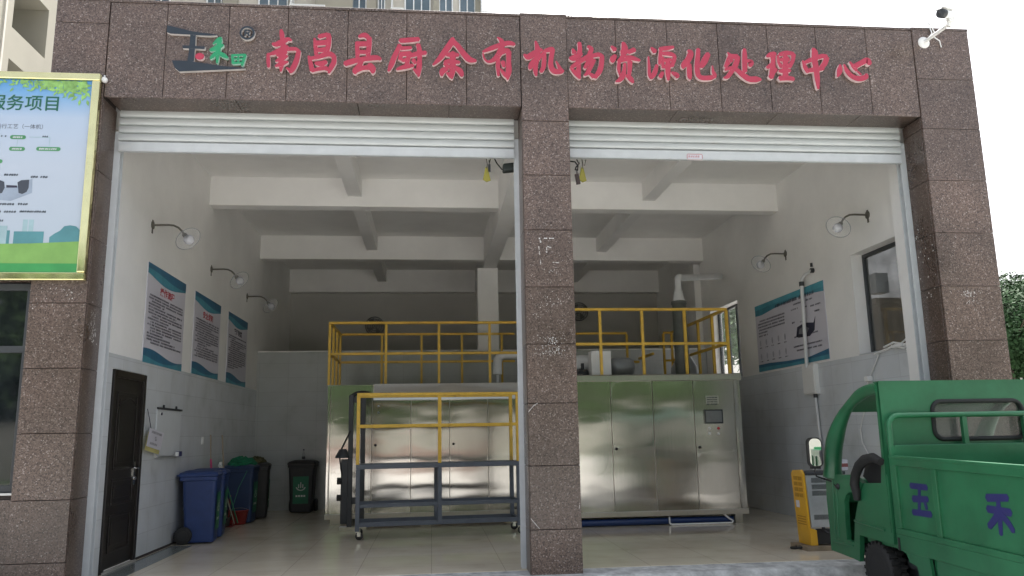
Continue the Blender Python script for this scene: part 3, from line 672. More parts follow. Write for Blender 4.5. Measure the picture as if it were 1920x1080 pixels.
for cs in CH:
    mb = MB()
    for k, st in enumerate(cs): brush(mb, st, to_y, (0, -.042, 0), .0006*k, 0, 1)
    mb.build('letter', [m_red, m_redside], sign)
logo = thing('logo_sign', 'slate green and red raised logo characters with round trademark ring at left of fascia', 'sign', (-2.4, YS, 5.85))
def plate(name, polys, ma, mside, th=.042):
    mb = MB()
    for k, P in enumerate(polys): mb.prism([(a, YS, b) for a, b in P], (0, -th-.0006*k, 0), 0, 1)
    mb.build(name, [ma, mside], logo)
def zoom6(pts): return pts
plate('letter', [[(-2.975,6.057),(-2.834,6.023),(-2.686,5.989),(-2.569,5.977),(-2.429,5.960),(-2.429,5.949),(-2.508,5.943),(-2.655,5.945),(-2.719,5.949),(-2.934,5.954),(-2.976,5.972)], [(-2.716,5.948),(-2.654,5.943),(-2.655,5.816),(-2.660,5.624),(-2.732,5.625),(-2.723,5.717)], [(-2.796,5.817),(-2.548,5.810),(-2.551,5.777),(-2.789,5.780)], [(-2.901,5.632),(-2.742,5.631),(-2.567,5.611),(-2.333,5.579),(-2.099,5.567),(-2.098,5.556),(-2.447,5.528),(-2.812,5.499),(-2.862,5.542)]], m_slate, m_lside)
mb = MB(); c = (-2.601,-0.020,5.690)
mb.prism([(c[0]+.05*math.cos(2*math.pi*k/20), YS, c[2]+.042*math.sin(2*math.pi*k/20)) for k in range(20)], (0,-.042,0), 0, 1); mb.build('dot', [m_red, m_redside], logo)
mb = MB()
for k, st in enumerate([[(-2.463,5.845,0.022),(-2.407,5.896,0.070),(-2.379,5.924,0.043)],
 [(-2.488,5.768,0.048),(-2.421,5.798,0.086),(-2.355,5.838,0.049)],
 [(-2.387,5.902,0.060),(-2.405,5.760,0.075),(-2.408,5.615,0.027)],
 [(-2.419,5.738,0.065),(-2.465,5.688,0.054),(-2.481,5.661,0.027)],
 [(-2.404,5.744,0.059),(-2.339,5.708,0.070),(-2.294,5.680,0.032)]]): brush(mb, st, to_y, (0,-.042,0), .0006*k, 0, 1, .74)
mb.build('letter', [m_lgreen, m_gside], logo)
mb = MB()
for k, st in enumerate([[(-2.247,5.722,0.038),(-2.233,5.615,0.045)],
 [(-2.247,5.714,0.038),(-2.106,5.725,0.038)],
 [(-2.104,5.727,0.045),(-2.134,5.594,0.041)],
 [(-2.238,5.617,0.034),(-2.131,5.629,0.034)],
 [(-2.230,5.667,0.024),(-2.118,5.676,0.024)],
 [(-2.177,5.719,0.026),(-2.179,5.616,0.026)]]): brush(mb, st, to_y, (0,-.042,0), .0006*k, 0, 1, .72)
mb.build('letter', [m_lgreen, m_gside], logo)
c = Vector((-2.094,-0.020,5.994)); mb = MB(); n = 28
for k in range(n):
    a0, a1 = 2*math.pi*k/n, 2*math.pi*(k+1)/n
    P = [(c.x+r_*math.cos(a), YS, c.z+r_*math.sin(a)) for r_, a in ((.085,a0),(.085,a1),(.062,a1),(.062,a0))]
    mb.prism(P, (0,-.042,0), 0, 1)
for k, st in enumerate([[(c.x-.022,c.z-.036,.017),(c.x-.022,c.z+.036,.017)], [(c.x-.022,c.z+.03,.017),(c.x+.016,c.z+.028,.017),(c.x+.022,c.z+.012,.017),(c.x+.012,c.z-.002,.017),(c.x-.02,c.z-.004,.017)], [(c.x,c.z-.004,.017),(c.x+.026,c.z-.036,.017)]]): brush(mb, st, to_y, (0,-.042,0), .0006*k, 0, 1)
mb.build('trademark_ring', [m_slate, m_lside], logo)

# ---------------------------------------------------------------- billboard on the left pier
bb = thing('billboard', 'gold framed service board with blue sky and green hills printed, on left granite pier', 'billboard', (-5.0, -.08, 4.3))
bx0, bx1, bz0, bz1 = -6.5, -3.63, 3.115, 5.435; fw = .085
mb = MB(); y0, y1 = -.075, -.012
mb.box(bx0, bx1, y0, y1, bz1-fw, bz1); mb.box(bx0, bx1, y0, y1, bz0, bz0+fw); mb.box(bx1-fw, bx1, y0, y1, bz0+fw, bz1-fw); mb.box(bx0, bx0+fw, y0, y1, bz0+fw, bz1-fw)
mb.build('frame', m_gold, bb, bevel=.012)
# printed panel
px1 = (-3.642,-0.080,3.372)[0]-.02; pz0 = (-4.042,-0.080,3.188)[2]; pz1 = bz1-fw-.002
m_bprint, nt_, b_ = new_mat('billboard_print')
mp_ = objco(nt_); s_ = nt_.nodes.new('ShaderNodeSeparateXYZ'); nt_.links.new(mp_.outputs[0], s_.inputs[0])
mr_ = nt_.nodes.new('ShaderNodeMapRange'); mr_.inputs['From Min'].default_value = 3.18-4.3; mr_.inputs['From Max'].default_value = 5.35-4.3; nt_.links.new(s_.outputs['Z'], mr_.inputs['Value'])
r_ = ramp(nt_, [(0, (.42,.49,.56)), (.55, (.45,.51,.60)), (.80, (.41,.50,.63)), (.92, (.18,.37,.62)), (1., (.08,.28,.58))]); nt_.links.new(mr_.outputs[0], r_.inputs[0]); nt_.links.new(r_.outputs[0], b_.inputs['Base Color']); b_.inputs['Roughness'].default_value = .4
bx1p = bx1-fw-.03
mb = MB(); mb.box(bx0+fw, bx1-fw+.0, -.05, -.03, bz0+fw, pz1); mb.build('printed_panel', m_bprint, bb)
sh = Sheet((0,-.0505,0), (1,0,0), (0,0,1))
m_g1 = M('print_light_green', (.20,.39,.10), .5); m_g2 = M('print_green', (.045,.30,.085), .5); m_g3 = M('print_deep_green', (.012,.11,.075), .5); m_g4 = M('print_leaf_green', (.24,.45,.13), .5, var=.4, scale=14); m_c1 = M('print_teal_city', (.085,.25,.28), .5); m_c2 = M('print_pale_city', (.32,.46,.50), .5); m_pill = M('print_pill_green', (.07,.26,.11), .5)
mb = MB(); R1 = bx1-fw
zh = (-4.084,-0.050,3.521)[2]; zg = (-4.065,-0.050,3.296)[2]
hill = [(bx0+fw, zh-.02)]+[(bx0+fw+(R1-bx0-fw)*k/16, zh-.015+.02*math.sin(k*.5)) for k in range(17)]
sh.poly(mb, [(bx0+fw, bz0+fw), (R1, bz0+fw)]+[(R1, zh+.015), (-4.2, zh-.01), (-5.2, zh-.03), (bx0+fw, zh-.05)], .004, 0)
sh.rect(mb, bx0+fw, R1, bz0+fw, zg, .006, 1)
mb.build('printed_hill', [m_g1, m_g2], bb)
mb = MB(); cz = zh-.02
for x0, x1, h, m in ((-6.3,-5.0,.2,0), (-4.95,-4.45,.2,1), (-4.62,-4.42,.15,0), (-4.38,-4.08,.14,0)):
    sh.rect(mb, x0, x1, cz, cz+h, .002+.0005*m, m)
P = [(-4.02,cz),(-3.72,cz),(-3.72,cz+.16),(-3.76,cz+.2),(-3.82,cz+.21),(-3.88,cz+.2),(-3.92,cz+.15),(-3.97,cz+.12),(-4.02,cz+.08)]; sh.poly(mb, P, .0025, 0)
for x in (-4.72,-4.65,-4.3,-4.24): sh.rect(mb, x, x+.05, cz+.14, cz+.27, .001, 1)
mb.build('printed_city', [m_c1, m_c2], bb)
mb = MB(); rl = random.Random(2)
for k in range(240):
    x = R1-.01-abs(rl.gauss(0, .38)); z = pz1-.01-abs(rl.gauss(0, .06))*(1.5-min(1.3, (R1-x)))
    if x < bx0+.3 or x > R1-.03: continue
    a = rl.uniform(0, 6.28); l = rl.uniform(.02, .05); w = l*.4
    sh.poly(mb, [(x+l*math.cos(a), min(pz1-.003, z+l*math.sin(a))), (x-w*math.sin(a), min(pz1-.003, z+w*math.cos(a))), (x-l*math.cos(a), min(pz1-.003, z-l*math.sin(a))), (x+w*math.sin(a), min(pz1-.003, z-w*math.cos(a)))], .002+k*.00002, 0)
mb.build('printed_leaves', m_g4, bb)
mb = MB(); zt = (-4.210,-0.050,5.009)[2]; e = (-4.015,-0.050,5.045)[0]
sh.text(mb, '服务项目', e-4*.192, zt, .19, .004, 0); sh.text(mb, '服务项目', e-4*.192+.004, zt+.001, .19, .0035, 0); sh.text(mb, '服务项目', e-4*.192+.002, zt-.003, .19, .003, 0); sh.text(mb, '服务项目', e-4*.192-.006, zt+.005, .19, .002, 1)
mb.build('title', [m_g3, m_c2], bb)
mb = MB(); zt = (-4.355,-0.050,4.786)[2]; e = (-4.149,-0.050,4.809)[0]
sh.text(mb, '运行工艺（一体机）', e-9*.058, zt, .058, .002, 0); mb.build('subtitle', M('print_soft_grey', (.13,.14,.17), .5), bb)
mb = MB()
def pill(x0, x1, z, h=.045): 
    r = h/2; P = [(x0+r+r*math.cos(a), z+r*math.sin(a)) for a in [math.pi/2+math.pi*k/6 for k in range(7)]]+[(x1-r+r*math.cos(a), z+r*math.sin(a)) for a in [-math.pi/2+math.pi*k/6 for k in range(7)]]
    sh.poly(mb, P, .002, 0); sh.words(mb, x0+.03, x1-.03, z-.01, .02, .003, 1)
for a, b in (((-4.515,-0.050,4.685), (-4.352,-0.050,4.689)), ((-4.513,-0.050,4.553), (-4.351,-0.050,4.556)), ((-4.237,-0.050,4.558), (-3.987,-0.050,4.563)), ((-4.753,-0.050,4.410), (-4.565,-0.050,4.414))): pill(a[0], b[0], a[2])
c = (-4.436,-0.050,4.657); d = (-4.435,-0.050,4.584); sh.rect(mb, c[0]-.003, c[0]+.003, d[2], c[2], .0012, 2)
c = (-4.319,-0.050,4.689); d = (-4.107,-0.050,4.694); sh.rect(mb, c[0], d[0], c[2]-.003, c[2]+.003, .0012, 2); e = (-4.098,-0.050,4.591); sh.rect(mb, d[0]-.003, d[0]+.003, e[2], d[2]-.004, .0013, 2)
mb.build('flow_chart', [m_pill, m_paper, m_c2], bb)
mb = MB()
for a, b, h in (((-4.608,-0.050,4.695), (-4.537,-0.050,4.697), .02), ((-4.184,-0.050,4.698), (-4.118,-0.050,4.700), .02), ((-4.535,-0.050,4.260), (-4.374,-0.050,4.262), .024), ((-4.264,-0.050,4.240), (-4.102,-0.050,4.243), .024), ((-4.547,-0.050,3.935), (-4.409,-0.050,3.937), .024), ((-4.366,-0.050,3.937), (-4.259,-0.050,3.939), .024), ((-4.646,-0.050,3.852), (-4.380,-0.050,3.855), .024), ((-4.342,-0.050,3.856), (-4.048,-0.050,3.859), .024), ((-4.636,-0.050,3.754), (-4.482,-0.050,3.755), .024)):
    sh.words(mb, a[0], b[0], a[2]-.01, h, .0025, 0)
mb.build('small_print', m_slate, bb)
# the printed machine drawing: troughs with open tops
mb = MB()
sh.poly(mb, [(-4.713,3.998),(-4.444,3.972),(-4.237,4.063),(-4.246,4.222),(-4.345,4.179),(-4.404,4.119),(-4.592,4.128),(-4.728,4.156)], .0015, 0)
sh.poly(mb, [(-4.393,4.179),(-4.357,4.203),(-4.277,4.210),(-4.275,4.121),(-4.292,4.074),(-4.333,4.050),(-4.372,4.061)], .0022, 1); sh.poly(mb, [(-4.634,4.175),(-4.572,4.200),(-4.527,4.183),(-4.516,4.118),(-4.537,4.059),(-4.620,4.034)], .0022, 1)
sh.poly(mb, [(-4.503,4.147),(-4.395,4.143),(-4.388,4.120),(-4.500,4.118)], .0026, 2)
mb.build('printed_machine', [M('print_grey_blue', (.30,.36,.45), .5), M('print_dark_grey', (.05,.06,.08), .5), m_ink], bb)

# ---------------------------------------------------------------- wall posters
def wall_poster(name, label, y0, y1, z0, z1, title, fresh, seed, rows):
    rnd = random.Random(seed); x = -3.645; W_ = y1-y0; H = z1-z0
    t = thing(name, label, 'poster', (x, (y0+y1)/2, z0), group='rule posters on the left wall')
    mb = MB(); mb.box(x-.004, x+.006, y0, y1, z0, z1); mb.build('sheet', m_paper, t)
    sh = Sheet((x+.006, y1, z0), (0,-1,0), (0,0,1))          # seen from the hall: u runs towards the door... from right to left
    sh = Sheet((x+.006, y0, z0), (0,1,0), (0,0,1)); 
    def wave(fr, a, b, n=18): return [(W_*k/n, fr+a*math.sin(b+k/n*4.6)) for k in range(n+1)]
    mb = MB(); P = [(W_, H), (0, H)]+wave(H-.17, .05, 2.4); sh.poly(mb, P, .002, 0); P = [(W_, H), (0, H)]+wave(H-.10, .03, 1.2); sh.poly(mb, P, .003, 1); mb.build('header_band', [m_teal, m_teal2], t)
    mb = MB(); P = [(0, 0)]+[(W_, 0)]+wave(.14, .05, 1.0)[::-1]; sh.poly(mb, P, .002, 0); P = [(0, 0), (W_, 0)]+wave(.07, .035, 2.4)[::-1]; sh.poly(mb, P, .003, 1); mb.build('footer_band', [m_teal2, m_teal], t)
    mb = MB(); sh.text(mb, title, W_/2, H-.345, .115, .002, 0, .003, 1.3, 'CENTER'); mb.build('title', m_redink if fresh else m_ink, t)
    mb = MB(); z = H-.42; k = 0
    while z > .24 and k < rows:
        ind = rnd.choice((.06, .06, .17, .2)); end = W_-.08 if rnd.random() < .62 else W_*rnd.uniform(.35, .85)
        sh.words(mb, ind+.03, end, z, .026, .002, 0, rnd); z -= .0385; k += 1
    mb.build('body_text', m_ink, t)
wall_poster('wall_poster', 'blue waved rule poster with red title nearest the door on left wall', 1.80, 3.39, 2.43, 3.725, '操作流程', True, 1, 30)
wall_poster('wall_poster', 'middle one of three tall rule posters on the left wall', 3.88, 5.40, 2.445, 3.72, '安全须知', True, 2, 22)
wall_poster('wall_poster', 'rule poster deepest in the hall, with dark title, on the left wall', 5.945, 7.45, 2.44, 3.715, '管理制度', False, 3, 30)
# the wide poster on the right wall
x = 6.095; y0, y1, z0, z1 = (6.090,3.009,3.738)[1], (6.090,5.690,3.766)[1], (6.090,2.979,2.507)[2], (6.090,3.009,3.738)[2]
t = thing('wall_poster', 'wide poster with diagram of the process behind a white conduit on right wall', 'poster', (x, (y0+y1)/2, z0))
mb = MB(); mb.box(x-.006, x+.004, y0, y1, z0, z1); mb.build('sheet', m_paper, t)
W_ = y1-y0; H = z1-z0; sh = Sheet((x-.006, y1, z0), (0,-1,0), (0,0,1))
mb = MB(); sh.poly(mb, [(0,H),(0,H-.19),(.3,H-.2),(.8,H-.16),(1.5,H-.12),(2.2,H-.13),(W_,H-.17),(W_,H)], .002, 0); sh.poly(mb, [(0,H),(0,H-.09),(.9,H-.07),(W_,H-.10),(W_,H)], .003, 1); mb.build('header_band', [m_teal, m_teal3], t)
mb = MB(); sh.poly(mb, [(0,0),(W_,0),(W_,.16),(2.,.09),(1.2,.1),(.5,.13),(0,.13)], .002, 0); sh.poly(mb, [(0,0),(W_,0),(W_,.07),(1.4,.05),(0,.08)], .003, 1); mb.build('footer_band', [m_teal2, m_teal], t)
rnd = random.Random(9); mb = MB()
for k in range(6): sh.words(mb, .1+.08*(k in (0,)), 1.25 if k < 4 else .5, H-.32-.055*k, .03, .002, 0, rnd)
for a, b, z in ((1.5,1.75,.92),(1.6,2.3,1.0),(1.95,2.1,.9),(2.2,2.55,.88),(1.5,1.62,.7),(1.8,1.95,.68),(2.3,2.5,.78),(1.5,2.5,.29),(1.6,2.5,.22),(1.55,1.9,.45),(2.1,2.4,.45)): sh.words(mb, a, b, z, .028, .002, 0, rnd)
sh.words(mb, .9, 2.4, H-.16, .06, .004, 0, rnd)
mb.build('body_text', m_ink, t)
mb = MB()
for r_ in range(2):
    for k in range(5):
        a, b = .15+.26*k, .52-.25*r_
        sh.poly(mb, [(a+.035*math.cos(j*.785), b+.06*math.sin(j*.785)) for j in range(8)], .002, 0); sh.words(mb, a-.05, a+.06, b-.1, .022, .002, 1, rnd)
mb.build('process_icon_row', [M('print_lilac_grey', (.42,.42,.48), .5), m_ink], t)
mb = MB(); sh.poly(mb, [(1.62,.47),(1.7,.44),(2.1,.42),(2.28,.5),(2.34,.72),(2.26,.62),(1.95,.66),(1.68,.62)], .002, 0); sh.poly(mb, [(1.72,.5),(2.0,.47),(2.1,.55),(1.95,.61),(1.76,.58)], .003, 1); mb.build('printed_machine', [m_ink, M('print_mid_grey', (.2,.2,.22), .5)], t)
# ---------------------------------------------------------------- wall lamps
def wall_lamp(loc, side, label, tilt=0.):
    """side +1: fixed to the left wall, arm reaching +x"""
    t = thing('wall_lamp', label, 'lamp', loc, group='gooseneck lamps on the side walls')
    L = Vector(loc); s = side
    mb = MB(); mb.lathe([(.055,0),(.055,.012),(.02,.02)], L, (s,0,0), 14); mb.box(L.x-.006, L.x+.006, L.y-.02, L.y+.02, L.z-.11, L.z+.07)
    mb.tube([L, L+Vector((s*.20,0,.004)), L+Vector((s*.27,0,-.002)), L+Vector((s*.33,0,-.03)), L+Vector((s*.375,0,-.075)), L+Vector((s*.405,0,-.12))], .0135, 10); mb.build('arm', m_iron, t)
    ax = Vector((s*.62, -.38, -.64)).normalized(); c = L+Vector((s*.405,0,-.12))
    mb = MB(); mb.lathe([(.026,0),(.032,.01),(.034,.06),(.028,.07)], c, ax, 14); mb.build('socket', m_iron, t)
    c2 = c+ax*.05
    mb = MB(); mb.lathe([(.034,0),(.06,.012),(.12,.03),(.165,.055),(.17,.06),(.165,.062),(.12,.037),(.06,.018),(.034,.006)], c2, ax, 30, 0, False)
    mb.tube([c2+ax*.059+(ax.orthogonal().normalized()*math.cos(a)+ax.cross(ax.orthogonal().normalized())*math.sin(a))*.168 for a in [2*math.pi*k/30 for k in range(31)]], .005, 6, 1)
    mb.build('shade', [m_dish, M('glass_rim', (.30,.31,.32), .2)], t)
    mb = MB(); mb.lathe([(.02,0),(.045,.02),(.066,.06),(.064,.10),(.04,.135),(.012,.148),(.0,.15)], c2+ax*.005, ax, 16); mb.build('bulb', m_bulb, t)
    return t
l1 = wall_lamp((-3.65, 1.875, 4.23), 1, 'gooseneck wall lamp above the poster nearest the dark door')
dup(l1, (-3.65, 4.714, 4.23), 'gooseneck wall lamp above the middle poster on left wall'); dup(l1, (-3.65, 7.33, 4.225), 'gooseneck wall lamp deepest in the hall, on left wall')
p = (6.100,1.601,4.395)
r1 = wall_lamp(p, -1, 'gooseneck wall lamp on right wall beside the dark front window'); dup(r1, (6.100,4.244,4.440), 'gooseneck wall lamp above the wide poster on right wall')

# ---------------------------------------------------------------- steel machines
def railing(t, posts, ztop, zmid, rails, z0, xy=None):
    rl = MB()
    o = None
    for k, (p, q) in enumerate(rails): rl.bar(p, q, .045, .045)
    o = rl.build('guard_rail', m_yel, t, bevel=.004)
    for (x, y) in posts:
        m = MB(); m.box(x-.022, x+.022, y-.022, y+.022, z0, ztop-.023); m.build('post', m_yel, o)
    return o
ZTOP, ZM = 3.44, 2.89
mA = thing('steel_machine', 'brushed steel processing machine behind the wheeled platform, with yellow railing on top', 'machine', (.1, 5.5, 0))
mb = MB(); mb.box(-1.80, 1.68, 5.52, 7.25, .14, 2.345); mb.build('cabinet', m_steel2, mA, bevel=.006)
seams = [-1.80, -1.742, -1.033, -.359, .313, .986, 1.68]
for i in range(len(seams)-1):
    a, b = seams[i]+.007, seams[i+1]-.007; nb = MB()
    # pressed sheet, very slightly dished
    nx, nz = 8, 14; z0, z1 = .165, 2.335; vs = []; fs = []
    for k in range(nz+1):
        for j in range(nx+1):
            u, v = j/nx, k/nz; edge = min(1, 6*min(u, 1-u))*min(1, 9*min(v, 1-v))
            vs.append((a+(b-a)*u, 5.50+.006*(edge*math.sin(u*math.pi)*math.sin(v*7.+i)*.5), z0+(z1-z0)*v))
    for k in range(nz):
        for j in range(nx): q = k*(nx+1)+j; fs.append((q, q+1, q+nx+2, q+nx+1))
    nb.add(vs, fs, 0, True); o = nb.build('door_panel', m_steel, mA)
    if i in (2, 4):
        nb = MB(); x = a+.06; nb.lathe([(.022,0),(.022,.02),(.012,.026)], (x, 5.5, 1.30), (0,-1,0), 12); nb.build('lock', m_black, o)
mb = MB(); mb.prism([(-1.0, 5.5, 2.065), (-1.0, 5.350, 2.065), (-1.0, 5.358, 2.148), (-1.0, 5.362, 2.155), (-1.0, 5.435, 2.35), (-1.0, 5.5, 2.35)], (2.66,0,0)); mb.build('hopper_lip', m_steel2, mA, bevel=.003)
for z in (1.97, 1.86): mb = MB(); mb.lathe([(.018,0),(.018,.012),(.01,.02)], (-.92, 5.498, z), (0,-1,0), 12); mb.build('indicator_lamp', m_white, mA)
mb = MB(); mb.box(-1.80, 1.68, 5.47, 5.515, .085, .163); mb.build('plinth_strip', m_steel2, mA, bevel=.003)
for x in (-1.62, -.1, 1.4):
    mb = MB(); mb.box(x-.09, x+.09, 5.5, 5.75, 0, .085); mb.build('foot', m_steel2, mA)
r_ = []
for z in (ZTOP, ZM): r_ += [((-1.79,5.56,z),(1.66,5.56,z)), ((-1.79,5.56,z),(-1.79,7.2,z)), ((-1.79,7.2,z),(1.66,7.2,z))]
railing(mA, [(-1.79,5.56),(-.807,5.56),(.128,5.56),(1.037,5.56),(-1.79,6.1),(-1.79,6.65),(-1.79,7.2),(-.98,7.2),(-.2,7.2),(.6,7.2),(1.4,7.2)], ZTOP, ZM, r_, 2.345)

mB = thing('steel_machine', 'brushed steel processing machine with a control screen, right of the central granite column', 'machine', (3.4, 4.0, 0))
mb = MB(); mb.box(1.70, 5.02, 4.02, 7.25, .17, 2.33); mb.build('cabinet', m_steel2, mB, bevel=.006)
seams = [1.70, 2.18, 2.86, 3.548, 4.225, 4.905, 5.02]
for i in range(len(seams)-1):
    a, b = seams[i]+.006, seams[i+1]-.006; nb = MB(); nx, nz = 8, 16; z0, z1 = .225, 2.262; vs = []; fs = []
    for k in range(nz+1):
        for j in range(nx+1):
            u, v = j/nx, k/nz; edge = min(1, 6*min(u, 1-u))*min(1, 9*min(v, 1-v))
            vs.append((a+(b-a)*u, 4.0+.007*(edge*math.sin(u*math.pi)*math.sin(v*6.+i*1.7)*.5), z0+(z1-z0)*v))
    for k in range(nz):
        for j in range(nx): q = k*(nx+1)+j; fs.append((q, q+1, q+nx+2, q+nx+1))
    nb.add(vs, fs, 0, True); o = nb.build('door_panel', m_steel, mB)
    if i in (2, 4):
        nb = MB(); nb.lathe([(.022,0),(.022,.02),(.012,.026)], (a+.055, 4.0, 1.19), (0,-1,0), 12); nb.build('lock', m_black, o)
    if i == 4:
        nb = MB(); c0 = (4.386,3.980,1.786); c1 = (4.691,3.980,1.560); nb.box(c0[0], c1[0], 3.965, 4.0, c1[2], c0[2], 0); nb.box(c0[0]+.02, c1[0]-.02, 3.960, 3.966, c1[2]+.025, c0[2]-.02, 1); nb.build('control_screen', [m_screen, m_screen2], o, bevel=.003)
        for px_ in ((4.464,3.980,1.488), (4.615,3.980,1.485), (4.459,3.980,1.403), (4.609,3.980,1.401)):
            nb = MB(); nb.lathe([(.022,0),(.022,.012),(.014,.014),(.014,.03)], (px_[0], 4.0, px_[2]), (0,-1,0), 14)
            nb.build('push_button', m_redink if px_[0] > 4.55 and px_[2] > 1.42 else m_white, o)
        nb = MB(); c0 = (4.430,3.990,2.009); c1 = (4.645,3.990,1.877); nb.box(c0[0], c1[0], 3.990, 4.0, c1[2], c0[2])
        sh = Sheet((0, 3.989, 0), (1,0,0), (0,0,1)); rnd = random.Random(4)
        nb2 = MB()
        for k in range(4): sh.words(nb2, c0[0]+.015, c1[0]-.02, c0[2]-.04-.035*k, .022, .001, 0, rnd)
        nb.build('name_plate', m_steel2, o); nb2.build('plate_print', m_slate, o)
mb = MB(); mb.prism([(1.66, 4.0, 2.262), (1.66, 3.90, 2.262), (1.66, 3.90, 2.345), (1.66, 3.93, 2.36), (1.66, 4.06, 2.36), (1.66,4.06,2.262)], (3.24,0,0)); mb.build('hopper_lip', m_steel2, mB, bevel=.003)
mb = MB(); mb.box(4.93, 5.05, 3.99, 4.3, 2.265, 2.375); mb.build('corner_cap', m_steel2, mB, bevel=.004)
mb = MB(); mb.box(1.70, 5.02, 3.97, 4.015, .145, .222); mb.build('plinth_strip', m_steel2, mB, bevel=.003)
for x in (1.85, 4.80):
    mb = MB(); mb.box(x, x+.12, 4.0, 4.2, 0, .145); mb.build('foot', m_steel2, mB)
r_ = []
for z in (ZTOP, ZM-.02): r_ += [((1.72,4.06,z),(4.89,4.06,z)), ((4.89,4.06,z),(4.89,7.15,z)), ((4.72,7.15,z),(4.89,7.15,z)), ((1.72,7.22,z),(3.97,7.22,z))]
r_ += [((4.05,5.6,2.86),(4.05,6.6,2.86)), ((3.3,6.6,2.80),(4.05,6.6,2.80))]
railing(mB, [(1.9,4.06),(2.743,4.06),(3.448,4.06),(4.169,4.06),(4.89,4.06),(4.89,4.75),(4.89,5.5),(4.89,6.3),(4.89,7.15),(4.72,7.15),(3.97,7.22),(2.85,7.22),(2.0,7.22)], ZTOP, ZM, r_, 2.33)

# things on top of the machines
y = 5.0; a = (4.396,5.200,2.417)
mb = MB(); mb.lathe([(.125,0),(.125,1.36),(.14,1.37),(.14,1.42),(.125,1.43)], (4.46,5.2,2.34), (0,0,1), 24)
ch = thing('exhaust_stack', 'dark olive exhaust stack with white elbow pipe above, standing on the right machine', 'exhaust pipe', (4.46, 5.2, 2.34)); mb.build('stack', m_chim, ch)
mb = MB(); mb.lathe([(.125,1.4),(.105,1.46),(.075,1.62)], (4.46,5.2,2.34), (0,0,1), 20); e = (6.090,7.315,4.658)
mb.tube([(4.46,5.2,3.95), (4.46,5.2,4.13), (4.475,5.22,4.20), (4.53,5.30,4.235), (4.62,5.40,4.24), (e[0], e[1], e[2])], .062, 14); mb.tube([(4.46,5.2,3.93), (4.46,5.2,3.97)], .08, 14); mb.build('elbow_pipe', m_duct, ch)
c = (4.719,5.900,2.615)
mb = MB(); mb.lathe([(.25,0),(.25,.28),(.06,.62),(.06,.75)], (c[0], 5.9, 2.33), (0,0,1), 24); tag(mb.build('cone_tank', m_tank, None, (c[0],5.9,2.33)), 'grey cone topped tank beside the exhaust stack on right machine', 'tank')
c0 = (2.708,4.700,2.825); c1 = (3.053,4.700,2.404)
t = thing('control_cabinet', 'small white control cabinet on top of the right machine behind the yellow railing', 'cabinet', ((c0[0]+c1[0])/2, 4.7, 2.33)); mb = MB(); mb.box(c0[0], c1[0], 4.7, 4.95, 2.34, c0[2]); mb.build('body', m_white, t, bevel=.006)
for dx in (.06, .26): mb = MB(); mb.box(c0[0]+dx, c0[0]+dx+.05, 4.68, 4.70, 2.36, 2.40); mb.build('cable_gland', m_black, t)
for nm, px_, r, m, lab in (('pale_tank', (3.447,5.600,2.699), .17, m_tank, 'pale drum beside the white cabinet on top of right machine'), ('pale_tank', (2.690,5.400,2.764), .2, m_duct, 'white rounded drum near the granite column on top of right machine')):
    mb = MB(); mb.lathe([(r*.3,-.22),(r*.85,-.2),(r,-.14),(r,.14),(r*.85,.2),(r*.3,.22)], (px_[0], px_[1], 2.62), (1,.15,0), 20); mb.box(px_[0]-.12, px_[0]+.12, px_[1]-.08, px_[1]+.08, 2.335, 2.48); tag(mb.build(nm, m, None, (px_[0], px_[1], 2.33)), lab, 'tank')
c = (2.589,5.000,2.560); mb = MB(); mb.lathe([(.06,0),(.08,.02),(.08,.2),(.05,.22)], (c[0]-.1, 5.0, 2.46), (1,0,0), 14); mb.box(c[0]-.12, c[0]+.1, 4.94, 5.06, 2.335, 2.41); mb.lathe([(.03,0),(.03,.12)], (c[0]+.02, 5.0, 2.52), (0,0,1), 10); tag(mb.build('electric_motor', m_dark, None, (c[0],5.0,2.33)), 'small dark motor near the granite column on top of right machine', 'motor')
# white duct on the left machine
a = (1.201,5.900,2.501); mb = MB(); mb.tube([(a[0],5.9,2.53), (a[0],5.9,2.72), (a[0]+.01,5.9,2.80), (a[0]+.06,5.9,2.865), (a[0]+.14,5.9,2.885), (1.66,5.9,2.885), (2.4,5.9,2.885)], .085, 16); mb.tube([(a[0],5.9,2.35),(a[0],5.9,2.54)], .025, 10); tag(mb.build('ventilation_pipe', m_duct, None, (a[0],5.9,2.35)), 'white elbow pipe rising from the left machine beside the granite column', 'pipe')
# exhaust fans high on the back wall
for p, lab in (((-1.476,12.190,4.278), 'round dark exhaust fan on the back wall behind the left railing'), ((3.930,12.190,4.648), 'round exhaust fan on the back wall, half hidden by the granite column')):
    t = thing('exhaust_fan', lab, 'fan', (p[0],12.19,p[2])); mb = MB(); P = Vector((p[0],12.19,p[2]))
    for r in (.06,.12,.18,.235): mb.tube([P+Vector((r*math.cos(a),-.08,r*math.sin(a))) for a in [2*math.pi*k/24 for k in range(25)]], .008, 5)
    for k in range(6): a = k*math.pi/3; mb.bar(P+Vector((0,-.08,0)), P+Vector((.235*math.cos(a),-.08,.235*math.sin(a))), .012)
    mb.lathe([(.25,0),(.25,.09),(.235,.09),(.235,.01)], P, (0,-1,0), 24, 0, False); mb.build('guard', m_fan, t)
    mb = MB()
    for k in range(4):
        a = k*math.pi/2+.4; d = Vector((math.cos(a),0,math.sin(a))); q = Vector((-math.sin(a),0,math.cos(a))); mb.prism([P+Vector((0,-.03,0))+d*.03+q*.02, P+Vector((0,-.05,0))+d*.2+q*.09, P+Vector((0,-.03,0))+d*.21-q*.06], (0,-.004,0))
    mb.build('blade', m_fan, t)
